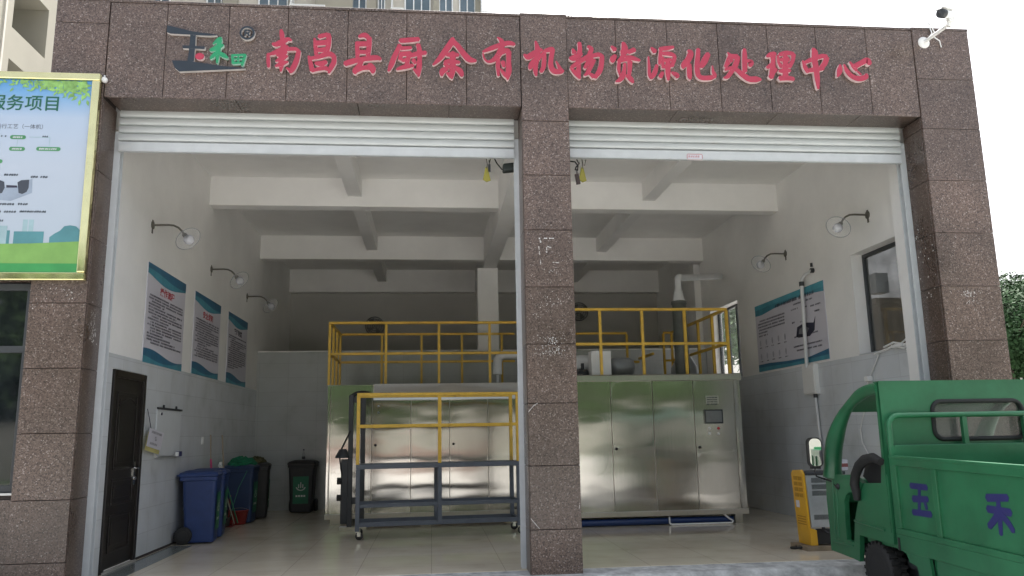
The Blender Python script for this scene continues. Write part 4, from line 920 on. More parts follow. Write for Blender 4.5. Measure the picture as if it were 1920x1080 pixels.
# blue hose and white drain pipe below the right machine
mb = MB(); mb.tube([(1.5,4.06,.06),(2.6,4.05,.06),(3.7,4.06,.06),(4.78,4.07,.055)], .052, 12); tag(mb.build('blue_hose', m_bluepipe, None, (3,4.06,0)), 'thick blue hose lying on floor along the foot of the right machine', 'hose')
mb = MB(); mb.tube([(3.72,3.98,.13),(3.72,3.97,.03),(3.75,3.96,.014),(4.72,3.96,.014),(4.76,3.98,.04),(4.70,4.0,.075),(4.62,4.03,.15)], .014, 8); tag(mb.build('drain_pipe', m_white, None, (4.2,3.97,0)), 'thin white drain pipe on floor in front of the blue hose', 'pipe')

# ---------------------------------------------------------------- wheeled platform
ang = math.radians(5.0); o0 = Vector((-1.085,3.249,0.000)); o0.z = 0
cart = thing('wheeled_platform', 'grey steel rolling work platform with yellow handrail, left of the granite column', 'platform', o0)
Lc, Dc = 2.42, .62; X, Y = o0.x, o0.y
def cbar(mb, a, b, w, h): mb.bar(Vector((X+a[0], Y+a[1], a[2])), Vector((X+b[0], Y+b[1], b[2])), w, h)
for (x, y) in ((.03,.03),(Lc/2,.03),(Lc-.03,.03),(.03,Dc-.03),(Lc/2,Dc-.03),(Lc-.03,Dc-.03)):
    mb = MB(); mb.box(X+x-.03, X+x+.03, Y+y-.03, Y+y+.03, .12 if x in (.03, Lc-.03) else .18, .985); mb.build('leg', m_grey, cart, bevel=.004)
mb = MB()
for z, h in ((.21,.06),(.47,.05)):
    for y in (.03, Dc-.03):
        cbar(mb, (.06,y,z), (Lc/2-.03,y,z), .05, h); cbar(mb, (Lc/2+.03,y,z), (Lc-.06,y,z), .05, h)
    for x in (.03, Lc-.03): cbar(mb, (x,.06,z), (x,Dc-.06,z), .05, h)
mb.build('lower_frame', m_grey, cart, bevel=.004)
mb = MB(); mb.box(X-.0, X+Lc, Y, Y+Dc, .986, 1.052); mb.build('deck', m_grey, cart, bevel=.006)
mb = MB()
for z in (2.06, 1.60):
    for y in (.03, Dc-.03): cbar(mb, (.045 if z < 2 else .0,y,z), (Lc,y,z), .045, .045)
    cbar(mb, (.022,.03,z), (.022,Dc-.03,z), .044, .044)
hr = mb.build('handrail', m_yel, cart, bevel=.004)
for (x, y) in ((.022,.03),(Lc/2,.03),(Lc-.03,.03),(.022,Dc-.03),(Lc-.03,Dc-.03)):
    mb = MB(); mb.box(X+x-.024, X+x+.024, Y+y-.024, Y+y+.024, 1.053, 2.04); mb.build('post', m_yel, hr)
for (x, y) in ((.03,.03),(Lc-.03,.03),(.03,Dc-.03),(Lc-.03,Dc-.03)):
    mb = MB(); mb.lathe([(.03,-.018),(.05,-.016),(.055,-.008),(.055,.008),(.05,.016),(.03,.018)], (X+x+.03, Y+y, .055), (.3,1,0), 16, 0); mb.box(X+x-.03, X+x+.03, Y+y-.03, Y+y+.03, .11, .121, 1); mb.box(X+x, X+x+.05, Y+y-.03, Y+y-.024, .05, .11, 1); mb.box(X+x, X+x+.05, Y+y+.024, Y+y+.03, .05, .11, 1); mb.build('caster', [m_black, m_chrome], cart)
cart.rotation_euler.z = ang

# bin lifter: dark mast with motor left of the platform
bl = thing('bin_lifter', 'dark bin lifting mast with motor and chain, left of the yellow platform handrail', 'lifter', (-1.1, 4.6, 0))
mb = MB(); mb.box(-1.335,-1.262,4.56,4.64,.0,2.12); mb.box(-1.14,-1.068,4.56,4.64,.0,2.12); mb.box(-1.262,-1.14,4.59,4.62,2.0,2.10); mb.box(-1.262,-1.14,4.59,4.62,.4,.5); mb.build('mast', m_dark, bl, bevel=.006)
mb = MB(); mb.tube([(-1.3,4.6,2.10),(-1.22,4.6,2.15),(-1.12,4.6,2.165),(-1.03,4.6,2.15),(-1.0,4.6,2.11)], .03, 10); mb.build('top_guide', m_black, bl)
mb = MB(); mb.lathe([(.12,0),(.115,.03),(.06,.13),(.05,.14)], (-1.42,4.6,1.12), (0,0,1), 18); mb.box(-1.44,-1.335,4.56,4.66,.10,1.10); mb.build('motor', m_dark, bl, bevel=.004)
mb = MB(); mb.tube([(-1.44,4.58,1.26),(-1.30,4.56,1.55)], .014, 8); mb.tube([(-1.46,4.55,1.12),(-1.44,4.55,.95),(-1.42,4.55,.85)], .012, 8); mb.build('hose', m_black, bl)
mb = MB(); mb.lathe([(.05,0),(.05,.08)], (-1.50,4.6,.50), (1,0,0), 14); mb.lathe([(.055,0),(.055,.08)], (-1.50,4.6,.76), (1,0,0), 14); mb.build('roller', m_black, bl)
mb = MB(); mb.box(-1.45,-1.02,4.52,4.72,.0,.05); mb.build('base', m_steel2, bl)

# ---------------------------------------------------------------- wheelie bins
def bin_mesh(t, mat, matlid, w=.56, d=.58, h=1.0):
    """wheelie bin facing +x (front), wheels at the back; origin at the floor centre"""
    o = t.location; X, Y = o.x, o.y
    def ring(z, hw, x0, x1, r=.045):
        pts = []
        for cx, cy, a0 in ((x1-r, hw-r, 0), (x0+r, hw-r, 90), (x0+r, -hw+r, 180), (x1-r, -hw+r, 270)):
            for k in range(4): a = math.radians(a0+30*k); pts.append((X+cx+r*math.cos(a), Y+cy+r*math.sin(a), z))
        return pts
    lv = [(.02, .205, -.13, .238), (.06, .21, -.15, .242), (.62, .235, -.19, .252), (h-.13, .25, -.205, .26), (h-.125, .268, -.245, .268), (h-.075, .27, -.25, .27)]
    mb = MB(); vs = []; 
    for z, hw, x0, x1 in lv: vs += ring(z, hw, x0, x1)
    n = 16; fs = [(i*n+j, i*n+(j+1) % n, (i+1)*n+(j+1) % n, (i+1)*n+j) for i in range(len(lv)-1) for j in range(n)]
    fs += [tuple(range(n))[::-1], tuple(range((len(lv)-1)*n, len(lv)*n))]; mb.add(vs, fs); mb.build('body', mat, t, bevel=.006)
    lv = [(h-.072, .275, -.265, .28), (h-.045, .277, -.268, .283), (h-.015, .255, -.25, .262), (h+.012, .18, -.18, .19)]
    mb = MB(); vs = []
    for z, hw, x0, x1 in lv: vs += ring(z, hw, x0, x1)
    fs = [(i*n+j, i*n+(j+1) % n, (i+1)*n+(j+1) % n, (i+1)*n+j) for i in range(len(lv)-1) for j in range(n)]+[tuple(range(n))[::-1], tuple(range((len(lv)-1)*n, len(lv)*n))]
    mb.add(vs, fs); mb.tube([(X-.25,Y-.22,h-.06),(X-.285,Y-.19,h-.055),(X-.285,Y+.19,h-.055),(X-.25,Y+.22,h-.06)], .014, 8); mb.build('lid', matlid, t, bevel=.008)
    for s in (-1, 1):
        mb = MB(); mb.lathe([(.06,-.026),(.112,-.028),(.122,-.016),(.122,.016),(.112,.028),(.06,.026)], (X-.16, Y+s*.245, .122), (0,1,0), 22, 0); mb.lathe([(.07,-.032),(.07,.032)], (X-.16, Y+s*.245, .122), (0,1,0), 14, 1); mb.build('wheel', [m_black, m_blk], t)
    mb = MB(); mb.tube([(X-.16,Y-.24,.122),(X-.16,Y+.24,.122)], .012, 8); mb.build('axle', m_blk, t)
    # sticker on the front face
    sh = Sheet((X+.243, Y-.15, .18), (0,1,0), (.018,0,.72)); mb = MB(); P = [(0,0),(.30,0),(.30,.52),(0,.52)]
    off = .012
    sh.poly(mb, P, off, 0)
    for a in (.11,.15,.19): sh.rect(mb, a-.008, a+.008, .30, .37+.04*(a == .15), off+.002, 1)
    sh.poly(mb, [(.15+.085*math.cos(k*.35+.2), .29+.06*math.sin(k*.35+.2)) for k in range(7, 17)]+[(.15+.06*math.cos(k*.35+.2), .29+.035*math.sin(k*.35+.2)) for k in range(16, 6, -1)], off+.002, 1) if False else None
    for k in range(9):
        a = math.radians(200+k*17.5); sh.rect(mb, .15+.085*math.cos(a)-.012, .15+.085*math.cos(a)+.012, .33+.075*math.sin(a)-.009, .33+.075*math.sin(a)+.009, off+.0022+.0001*k, 1)
    for k in range(4): sh.rect(mb, .055+.05*k, .09+.05*k, .13, .165, off+.002, 1)
    mb.build('sticker', [m_label, m_lmark], t)
def wheelie(label, x, y, mat, rz, group=None):
    t = thing('wheelie_bin', label, 'bin', (x, y, 0), 0, group); bin_mesh(t, mat, mat); t.rotation_euler.z = rz; return t
wheelie('blue wheelie bin nearest the door, against the left wall', -3.345, 3.62, m_blue, math.radians(6), 'wheelie bins along the left wall')
wheelie('blue wheelie bin standing behind the nearest blue bin', -3.385, 4.22, m_blue, math.radians(7), 'wheelie bins along the left wall')
b3 = wheelie('dark blue bin heaped with green netting beside the mop sticks', -3.37, 6.24, m_dblue, math.radians(0), 'wheelie bins along the left wall')
b4 = wheelie('charcoal bin behind the one with green netting, near the corner', -3.29, 7.02, m_blkbin, math.radians(8), 'wheelie bins along the left wall')
b5 = wheelie('charcoal bin with green sticker standing alone against the back partition', -2.56, 8.02, m_blkbin, math.radians(-90))
def heap(name, c, rx, ry, rz, m, label, cat, seed):
    rnd = random.Random(seed); vs = []; fs = []; n, k = 18, 7
    for i in range(k+1):
        for j in range(n):
            a = 2*math.pi*j/n; e = math.pi/2*i/k; r = math.cos(e)*(1+rnd.uniform(-.13,.13)); vs.append((c[0]+rx*r*math.cos(a), c[1]+ry*r*math.sin(a), c[2]+rz*math.sin(e)*(1+rnd.uniform(-.35,.35))*(1 if i else 0)-(rnd.uniform(0,.05) if i == 0 else 0)))
    for i in range(k):
        for j in range(n): fs.append((i*n+j, i*n+(j+1) % n, (i+1)*n+(j+1) % n, (i+1)*n+j))
    mb = MB(); mb.add(vs, fs); 
    return tag(mb.build(name, m, None, c), label, cat)
heap('netting_heap', (-3.36,6.24,1.0), .25, .26, .12, m_net, 'heap of green netting on top of the dark blue bin', 'netting', 4)
heap('rag_heap', (-3.28,7.02,1.0), .2, .24, .1, M('olive_cloth', (.12,.11,.05), .9, var=.4, scale=20), 'small olive cloth heap on the charcoal bin near the corner', 'cloth', 6)
p = (-2.560,8.000,1.027); mb = MB(); mb.lathe([(.035,0),(.035,.13),(.014,.18),(.014,.2)], (p[0],8.0,1.0), (0,0,1), 14, 0); mb.lathe([(.017,.2),(.017,.225)], (p[0],8.0,1.0), (0,0,1), 12, 1); mb.lathe([(.036,.03),(.036,.08)], (p[0],8.0,1.0), (0,0,1), 14, 2)
tag(mb.build('bottle', [m_dish, m_ink, m_dark], None, (p[0],8.0,1.0)), 'small clear bottle with dark cap standing on the lone charcoal bin', 'bottle')
# mop bucket, dustpan, sticks
p = Vector((-3.319,5.985,0.000)); mb = MB(); bk = thing('mop_bucket', 'round red mop bucket on floor beside the bins with sticks leaning from it', 'bucket', p)
mb.lathe([(.10,0),(.12,.01),(.155,.22),(.165,.225),(.165,.24),(.145,.24),(.11,.03)], p, (0,0,1), 22); mb.build('body', m_mop, bk); mb = MB(); mb.tube([p+Vector((.155*math.cos(a),.155*math.sin(a)*.2,.22+.05*math.sin(a))) for a in [math.pi*k/10 for k in range(11)]], .005, 6); mb.build('handle', m_chrome, bk)
a = (-3.291,5.550,0.261); b = (-3.404,5.200,0.814); mb = MB(); mb.tube([(a[0],5.55,.06),(b[0],5.2,.70),(b[0]-.06,5.0,.98)], .014, 8); tag(mb.build('mop_stick', m_chrome, None, (a[0],5.5,0)), 'silver mop stick leaning from the red bucket', 'mop')
a = (-3.243,5.600,0.281); b = (-3.386,5.300,0.826); mb = MB(); mb.tube([(a[0],5.6,.06),(b[0],5.3,.72),(b[0]-.05,5.2,.95)], .011, 8); tag(mb.build('mop_stick', m_gpole, None, (a[0],5.6,0)), 'green mop stick leaning from the red bucket', 'mop')
a = (-3.360,5.800,0.488); b = (-3.191,6.000,0.923); mb = MB(); mb.tube([(a[0]-.04,5.7,.15),(a[0],5.8,.4),(a[0]+.05,5.85,.62),(b[0],5.9,.9)], .006, 6); tag(mb.build('thin_cord', m_gpole, None, (a[0],5.8,.2)), 'thin green cord hanging from the netted bin into the bucket', 'cord')
p = Vector((-3.431,5.605,0.000)); mb = MB(); dp = thing('dustpan', 'pinkish red dustpan on floor between the second blue bin and the red bucket', 'dustpan', p); mb.prism([p+Vector((-.11,-.1,.005)), p+Vector((.11,-.1,.005)), p+Vector((.09,.12,.005)), p+Vector((-.09,.12,.005))], (0,0,.006)); mb.box(p.x-.09,p.x+.09,p.y+.12,p.y+.128,.005,.10); mb.box(p.x-.105,p.x-.098,p.y-.05,p.y+.12,.005,.08); mb.box(p.x+.098,p.x+.105,p.y-.05,p.y+.12,.005,.08); mb.build('pan', m_mop, dp); mb = MB(); mb.tube([p+Vector((0,.13,.06)), p+Vector((0,.2,.5))], .012, 8); mb.build('handle', m_mop, dp)
a = (-3.550,4.687,1.525); mb = MB(); bz = MB(); br = thing('broom', 'broom with bright pink grip standing behind the blue bins', 'broom', (-3.52,a[1],0)); mb.tube([(-3.42,a[1]-.05,.1),(-3.50,a[1],1.2),(-3.515,a[1],a[2])], .011, 8); mb.build('stick', m_wood, br); mb = MB(); mb.tube([(-3.462,a[1]-.03,.86),(-3.49,a[1]-.02,1.14)], .017, 8); mb.build('grip', m_pink, br); mb = MB(); mb.prism([(-3.52,a[1]-.2,.02),(-3.52,a[1]+.1,.02),(-3.49,a[1]+.06,.16),(-3.49,a[1]-.16,.16)], (.12,0,0)); mb.build('bristles', m_gpole, br)
a = (-3.560,5.554,1.517); mb = MB(); br = thing('broom', 'tall plain wooden broom leaning on left wall behind the blue bins', 'broom', (-3.5,a[1],0)); mb.tube([(-3.40,a[1]-.1,.1),(-3.555,a[1],a[2])], .013, 8); mb.build('stick', m_wood, br); mb = MB(); mb.prism([(-3.50,a[1]-.3,.02),(-3.50,a[1]+.05,.02),(-3.47,a[1]-.0,.16),(-3.47,a[1]-.24,.16)], (.12,0,0)); mb.build('bristles', m_dark, br)
a = (-3.450,5.118,0.964); mb = MB(); fl = thing('floor_wiper', 'chrome floor wiper head sticking up between the blue bins and the brooms', 'wiper', (-3.4,a[1],0)); mb.tube([(-3.40,a[1],.02),(-3.45,a[1],1.02)], .011, 8); mb.build('stick', m_chrome, fl); mb = MB(); mb.bar((-3.45,a[1]-.09,1.03),(-3.45,a[1]+.09,1.0),.03); mb.box(-3.47,-3.43,a[1]-.02,a[1]+.02,.98,1.08); mb.build('head', m_white, fl)
# ---------------------------------------------------------------- whiteboard, note, socket
wb = thing('whiteboard', 'small whiteboard with dark top rail hung on left wall beside the door', 'whiteboard', (-3.64, 2.98, 1.235))
mb = MB(); mb.box(-3.641,-3.632,2.46,3.49,1.24,1.86); mb.build('surface', m_whiteboard, wb)
mb = MB(); mb.box(-3.641,-3.615,2.46,3.49,1.858,1.885); mb.box(-3.63,-3.61,2.66,2.69,1.885,1.92); mb.box(-3.63,-3.61,3.2,3.23,1.885,1.92); mb.build('top_rail', m_dark, wb)
mb = MB(); mb.box(-3.641,-3.59,2.47,3.3,1.225,1.24); mb.box(-3.641,-3.62,2.455,2.475,1.225,1.30); mb.build('pen_tray', m_alu, wb)
mb = MB(); c = (-3.630,2.628,1.800); mb.lathe([(.02,0),(.02,.012)], (-3.632,c[1],c[2]), (1,0,0), 12); mb.build('magnet', m_ink, wb)
c = (-3.600,3.322,1.255); mb = MB(); mb.box(-3.60,-3.56,c[1]-.07,c[1]+.07,c[2]-.035,c[2]+.035,0); mb.box(-3.60,-3.56,c[1]-.11,c[1]-.07,c[2]-.03,c[2]+.03,1); tag(mb.build('board_eraser', [m_navy, m_white], None, (-3.6,c[1],c[2])), 'blue and white board eraser on the whiteboard tray end', 'eraser')
q = [Vector((-3.580,2.057,1.610)), Vector((-3.580,2.606,1.544)), Vector((-3.580,2.499,1.315)), Vector((-3.580,1.964,1.384))]
nt2 = thing('paper_note', 'tilted white card with handwriting hanging in front of a yellow sheet by the whiteboard', 'note', q[0]); mb = MB(); mb.prism(q[::-1], (.004,0,0)); mb.build('card', m_paper, nt2)
u = (q[1]-q[0]).normalized(); v = (q[0]-q[3]).normalized(); sh = Sheet(q[3]+Vector((.0045,0,0)), u, v); wq = (q[1]-q[0]).length; hq = (q[0]-q[3]).length; mb = MB(); rnd = random.Random(8)
sh.words(mb, .09, wq-.07, hq*.76, .036, .001, 0, rnd); sh.words(mb, wq*.44, wq*.56, hq*.52, .03, .001, 0, rnd); sh.words(mb, wq*.48, wq*.6, hq*.40, .03, .001, 0, rnd); sh.words(mb, .1, wq-.16, hq*.14, .034, .001, 0, rnd); mb.build('handwriting', M('grey_handwriting', (.22,.22,.24), .7), nt2)
mb = MB(); y_ = Vector((-.012,-.015,-.05)); mb.prism([p_+y_ for p_ in q[::-1]], (.003,0,0)); mb.build('backing_sheet', M('yellow_paper', (.55,.5,.2), .7), nt2)
mb = MB(); mb.tube([q[0]+Vector((.005,.03,-.01)), q[0]+Vector((-.02,.02,.12)), q[0]+Vector((-.05,.02,.24))], .005, 6); mb.build('string', m_ink, nt2)
c = (-3.640,4.672,1.434); mb = MB(); mb.box(-3.641,-3.628,c[1]-.045,c[1]+.045,c[2]-.06,c[2]+.06); mb.box(-3.628,-3.622,c[1]-.03,c[1]+.03,c[2]-.04,c[2]+.04); tag(mb.build('wall_socket', m_white, None, (-3.64,c[1],c[2])), 'white wall socket above the blue bins on left wall', 'socket')

# ---------------------------------------------------------------- right wall fittings
def wallpt(p): return Vector(p)
a, b, c = Vector((6.020,3.587,3.779)), Vector((6.020,3.647,2.416)), Vector((6.070,3.304,3.952))
cd = thing('cable_conduit', 'white plastic conduit running down the right wall across the wide poster', 'conduit', (6.05, a.y, b.z)); mb = MB(); mb.tube([b, a], .03, 12); mb.tube([a, a+Vector((0,-.02,.08)), a+Vector((.02,-.09,.14)), c], .026, 10); mb.build('pipe', m_duct, cd)
mb = MB(); mb.tube([a+Vector((0,0,-.03)), a+Vector((0,0,.04))], .04, 12); mb.tube([c+Vector((-.02,0,0)), c+Vector((.03,0,0))], .04, 10); mb.tube([c+Vector((0,-.0,.06)), c+Vector((.0,-.0,.12))], .02, 8); mb.build('coupling', m_dark, cd)
p0 = Vector((6.050,3.832,2.466)); p1 = Vector((6.050,3.405,1.994)); sb = thing('switch_box', 'grey white electrical box on the right wall below the wide poster', 'electrical box', (6.08, p0.y, p1.z)); mb = MB(); ya, yb = min(p0.y,p1.y), max(p0.y,p1.y); mb.box(6.02,6.09,ya,yb,p1.z,p0.z); mb.build('box', m_white, sb, bevel=.006); mb = MB(); mb.box(6.008,6.02,ya+.02,yb-.02,p1.z+.02,p0.z-.03); mb.build('cover', m_white, sb, bevel=.004)
a = Vector((6.050,3.499,1.965)); b = Vector((6.050,3.451,1.072)); mb = MB(); mb.tube([a,b], .02, 8,0); mb.tube([a+Vector((0,0,-.03)),a+Vector((0,0,.05))], .03, 10, 1); tag(mb.build('drop_conduit', [m_duct, m_dark], None, a), 'thin white pipe dropping from the electrical box behind the yellow charger', 'conduit')
t = thing('loose_cable', 'messy white cables and plugs draped below the front window on right wall', 'cable', (6.060,1.075,2.444)); mb = MB()
A = [Vector(p_) for p_ in ((6.050,1.692,2.444), (6.050,1.398,2.479), (6.050,1.167,2.517), (6.050,0.993,2.484), (6.050,0.891,2.527), (6.050,0.847,2.454), (6.050,0.944,2.430), (6.050,0.824,2.330), (6.050,0.722,2.273))]
mb.tube(A, .015, 6); mb.tube([v_+Vector((-.02,.02,.03)) for v_ in A[1:6]], .013, 6); mb.tube([v_+Vector((-.03,-.05,-.035)) for v_ in A[2:8]], .012, 6)
mb.tube([Vector((6.060,1.602,2.449)), Vector((6.060,1.737,2.294)), Vector((6.060,1.870,2.158)), Vector((6.060,1.943,2.141))], .008, 6)
mb.tube([Vector((6.060,1.934,2.110)), Vector((6.060,2.068,1.762)), Vector((6.060,2.270,1.431)), Vector((6.060,2.247,1.246)), Vector((6.060,2.098,1.065))], .009, 6)
mb.tube([Vector((6.050,0.722,2.273)), Vector((6.050,0.707,2.172)), Vector((6.050,0.727,2.121))], .008, 6); mb.build('cable', m_white, t)
mb = MB(); p_ = Vector((6.030,1.089,2.494)); mb.box(p_.x-.03,p_.x+.03,p_.y-.12,p_.y+.12,p_.z-.02,p_.z+.02); p_ = Vector((6.040,0.725,2.293)); mb.box(p_.x-.03,p_.x+.03,p_.y-.06,p_.y+.06,p_.z-.04,p_.z+.04); mb.build('power_strip', m_white, t, bevel=.005)
p_ = Vector((6.030,1.894,2.115)); mb = MB(); mb.box(p_.x-.03,p_.x+.05,p_.y-.05,p_.y+.05,p_.z-.03,p_.z+.04); mb.build('plug', m_white, t, bevel=.01)
# ---------------------------------------------------------------- cords hanging below the shutters
def pull_tag(px_, lab, dx):
    p_ = Vector(px_); t = thing('pull_cord', lab, 'pull cord', p_); mb = MB(); mb.tube([p_, p_+Vector((.01,0,-.07)), p_+Vector((.0,0,-.12))], .006, 6); mb.tube([p_+Vector((.05,0,0)), p_+Vector((.03,0,-.08))], .005, 6); mb.build('cord', m_iron, t)
    mb = MB(); q = p_+Vector((0,0,-.10)); mb.prism([q+Vector((-.012,0,0)), q+Vector((.012,0,0)), q+Vector((.05,0,-.17)), q+Vector((-.0,0,-.19)), q+Vector((-.045,0,-.16))], (0,.012,0)); mb.build('tag', m_yrag, t)
    return t
pull_tag((0.656,0.500,4.729), 'yellow pull tag hanging under the left shutter', 0); pull_tag((1.828,0.500,4.743), 'yellow pull tag hanging under the right shutter', 0)
p_ = Vector((0.687,0.490,4.712)); mb = MB(); mb.tube([p_+Vector((0,0,.0)), p_+Vector((.005,0,-.06))], .006, 6); mb.box(p_.x-.014,p_.x+.016,p_.y-.02,p_.y+.0,p_.z-.15,p_.z-.06); tag(mb.build('hanging_switch', m_blk, None, p_), 'little black switch hanging beside the left yellow pull tag', 'switch')
p_ = Vector((1.755,0.470,4.731)); t = thing('hanging_switch', 'looped black cable and pendant switch hanging under right shutter beside the column', 'switch', p_); mb = MB(); mb.tube([p_, p_+Vector((.03,0,-.05)), p_+Vector((-.01,0,-.10)), p_+Vector((-.02,0,-.13)), p_+Vector((.01,0,-.14)), p_+Vector((.015,0,-.08)), p_+Vector((-.02,0,-.03)), p_+Vector((-.12,0,-.02))], .009, 6); mb.tube([p_+Vector((0,0,-.12)), p_+Vector((.0,0,-.2))], .006, 6); mb.build('cable', m_black, t); mb = MB(); mb.obox(p_+Vector((-.03,-.015,-.19)), (.05,0,.01), (0,.03,0), (.02,0,-.13)); mb.build('pendant', M('brown_switch', (.05,.03,.025), .4), t, bevel=.005)
p_ = Vector((0.936,0.600,4.647)); t = thing('black_speaker_box', 'small black box hanging on a cable under the left shutter beside the column', 'box', p_); mb = MB(); mb.obox(p_+Vector((-.075,-.05,-.05)), (.16,0,.02), (0,.12,0), (.0,0,.1)); mb.build('housing', M('black_green_plastic', (.03,.038,.036), .45), t, bevel=.02); mb = MB(); mb.tube([p_+Vector((-.08,0,-.02)), p_+Vector((-.15,-.02,.06)), p_+Vector((-.2,-.05,.16))], .008, 6); mb.build('cable', m_black, t)
# ---------------------------------------------------------------- CCTV camera on the parapet
pl = Vector((6.112,-0.005,6.171)); tp = Vector((6.182,-0.420,6.205)); cc = thing('security_camera', 'white security camera on a slanting bracket at the top right corner of the granite', 'camera', pl)
mb = MB(); mb.lathe([(.075,0),(.075,.012),(.06,.022),(.03,.03)], pl+Vector((0,.006,0)), (0,-1,0), 20); mb.tube([pl, pl+(tp-pl)*.08, tp], .022, 10); mb.build('bracket', m_white, cc)
mb = MB(); mb.tube([tp+Vector((-.015,.02,-.03)), tp+Vector((.02,-.01,.05))], .035, 12); h = tp+Vector((.01,-.02,.045)); mb.box(h.x-.05,h.x+.03,h.y-.03,h.y+.03,h.z-.03,h.z+.04); mb.build('joint', m_white, cc, bevel=.005)
d = Vector((-.92,-.36,-.10)).normalized(); st = h+Vector((.02,.01,.055)); mb = MB(); mb.tube([st-d*.03, st+d*.02, st+d*.16], [.045,.05,.05], 16); mb.prism([st+d*.0+Vector((0,0,.05))+d.cross(Vector((0,0,1)))*.05, st+d*.22+Vector((0,0,.055))+d.cross(Vector((0,0,1)))*.055, st+d*.22+Vector((0,0,.055))-d.cross(Vector((0,0,1)))*.055, st+Vector((0,0,.05))-d.cross(Vector((0,0,1)))*.05], (0,0,.01)); mb.build('housing', m_white, cc)
mb = MB(); mb.lathe([(.054,.0),(.056,.07),(.05,.075)], st+d*.15, d, 16); mb.lathe([(.035,.0),(.0,.012)], st+d*.222, d, 14); mb.build('lens', m_dark, cc)
mb = MB(); q = pl+Vector((.06,-.02,.02)); mb.tube([pl+Vector((.03,-.02,.02)), q+Vector((.05,0,.10)), q+Vector((.03,.02,.24)), q+Vector((-.02,.03,.31)), q+Vector((-.14,.04,.30))], .008, 6); mb.tube([pl+Vector((.1,-.03,.08)), pl+Vector((.20,-.02,.02)), pl+Vector((.22,-.01,-.06))], .007, 6); mb.tube([pl+Vector((.03,-.02,.02)), q+Vector((.09,0,.10)), q+Vector((.06,.02,.22)), q+Vector((.0,.03,.29))], .008, 6); mb.build('cable', m_white, cc)
mb = MB(); p_ = Vector((-3.606,-0.020,5.382)); mb.lathe([(.03,0),(.034,.02),(.03,.04),(.02,.045)], p_+Vector((0,.02,0)), (0,-1,0), 12); mb.tube([p_+Vector((0,0,.02)), p_+Vector((-.01,.02,.06))], .01, 6); tag(mb.build('cable_clamp', m_white, None, p_), 'small white clamp on the granite at top right corner of the billboard', 'clamp')
# ---------------------------------------------------------------- yellow charger on its pallet
q0 = Vector((4.445,1.123,0.000)); q1 = Vector((4.534,0.830,0.000))
cg = thing('battery_charger', 'tall yellow and silver charging cabinet with vents standing on a pallet beside the green truck', 'charger', (4.75, 1.15, 0))
X0, Y0 = 4.58, 1.0; Wd, Dp = .52, .30
mb = MB(); mb.box(X0-.08, X0+Wd+.08, Y0-.08, Y0+Dp+.08, .0, .055); mb.build('pallet', M('worn_pallet_wood', (.24,.19,.13), .85, var=.3), cg, bevel=.005)
def flank(x0, x1, g=0.): return None
mb = MB()  # yellow flanks, sloped at the shoulder and leaning back a little
for xx, dx in ((X0, .03), (X0+Wd-.03, .03)):
    mb.prism([(xx, Y0, .056), (xx, Y0+Dp, .056), (xx-.03, Y0+Dp+.02, .90), (xx-.03, Y0+Dp-.03, .94), (xx-.03, Y0+.05, .955), (xx-.03, Y0+.0, .90)], (dx,0,0))
mb.prism([(X0-.001, Y0-.03, .058), (X0+.085, Y0-.03, .058), (X0+.08, Y0-.03, .235), (X0+.03, Y0-.03, .255), (X0-.003, Y0-.03, .255)], (0,.06,0))
mb.build('side_panel', m_char_y, cg, bevel=.006)
mb = MB()
def fl(y0, y1, z0, z1):
    k0, k1 = -.03*(z0-.056)/.85, -.03*(z1-.056)/.85
    mb.prism([(X0+k0-.003, y0, z0), (X0+k0-.003, y1, z0), (X0+k1-.003, y1, z1), (X0+k1-.003, y0, z1)], (.004,0,0))
for k in range(4):
    for j in range(2): fl(Y0+.04+.12*j, Y0+.14+.12*j, .62+.068*k, .665+.068*k)
for k in range(4): fl(Y0+.04, Y0+.26, .29+.03*k, .305+.03*k)
mb.build('side_vent', M('shadowed_amber', (.42,.22,.02), .6), cg)
mb = MB(); fl(Y0+.17, Y0+.26, .49, .575); mb.build('sticker', m_paper, cg)
mb = MB(); mb.prism([(X0+.031, Y0-.012, .27), (X0+Wd-.03, Y0-.012, .27), (X0+Wd-.05, Y0-.012, .885), (X0+.002, Y0-.012, .885)], (0,.03,0)); mb.build('front_panel', m_char_s, cg, bevel=.004)
mb = MB()
for z in (.80, .72, .645, .36):
    for k in range(5): mb.box(X0+.07, X0+Wd-.09, Y0-.016, Y0-.011, z+.012*k, z+.006+.012*k)
mb.build('grille', m_dark, cg)
mb = MB(); mb.box(X0-.0, X0+Wd, Y0-.02, Y0+Dp+.02, .888, .93); mb.box(X0+.032, X0+Wd-.06, Y0+.02, Y0+Dp-.02, .27, .885); mb.build('top_cover', m_dark, cg, bevel=.01)
mb = MB(); mb.box(X0+.09, X0+Wd-.03, Y0-.005, Y0+.02, .07, .25); mb.build('lower_bay', m_blk, cg)
mb = MB(); mb.tube([(X0+.17, Y0-.02, .245), (X0+.19, Y0-.07, .21), (X0+.25, Y0-.09, .20), (X0+.30, Y0-.09, .17)], .012, 8); mb.lathe([(.022,-.01),(.022,.02)], (X0+.165, Y0-.03, .25), (1,0,0), 10); mb.build('crank_handle', m_blk, cg)
mb = MB(); mb.tube([(X0-.07,Y0+.06,.03),(X0-.16,Y0+.09,.02),(X0-.17,Y0+.17,.015),(X0-.07,Y0+.22,.02)], .014, 8); mb.build('cable', m_black, cg)
bxp = (5.190,1.300,0.848); t = thing('small_carton', 'small white and red carton standing on top of the yellow charger', 'carton', (bxp[0], 1.2, .93)); mb = MB(); mb.box(bxp[0]-.06, bxp[0]+.04, 1.15, 1.25, .931, 1.06, 0); mb.box(bxp[0]-.061, bxp[0]+.041, 1.149, 1.251, .97, 1.015, 1); mb.build('box', [m_paper, M('dull_red_print', (.25,.06,.06), .6)], t, bevel=.002)

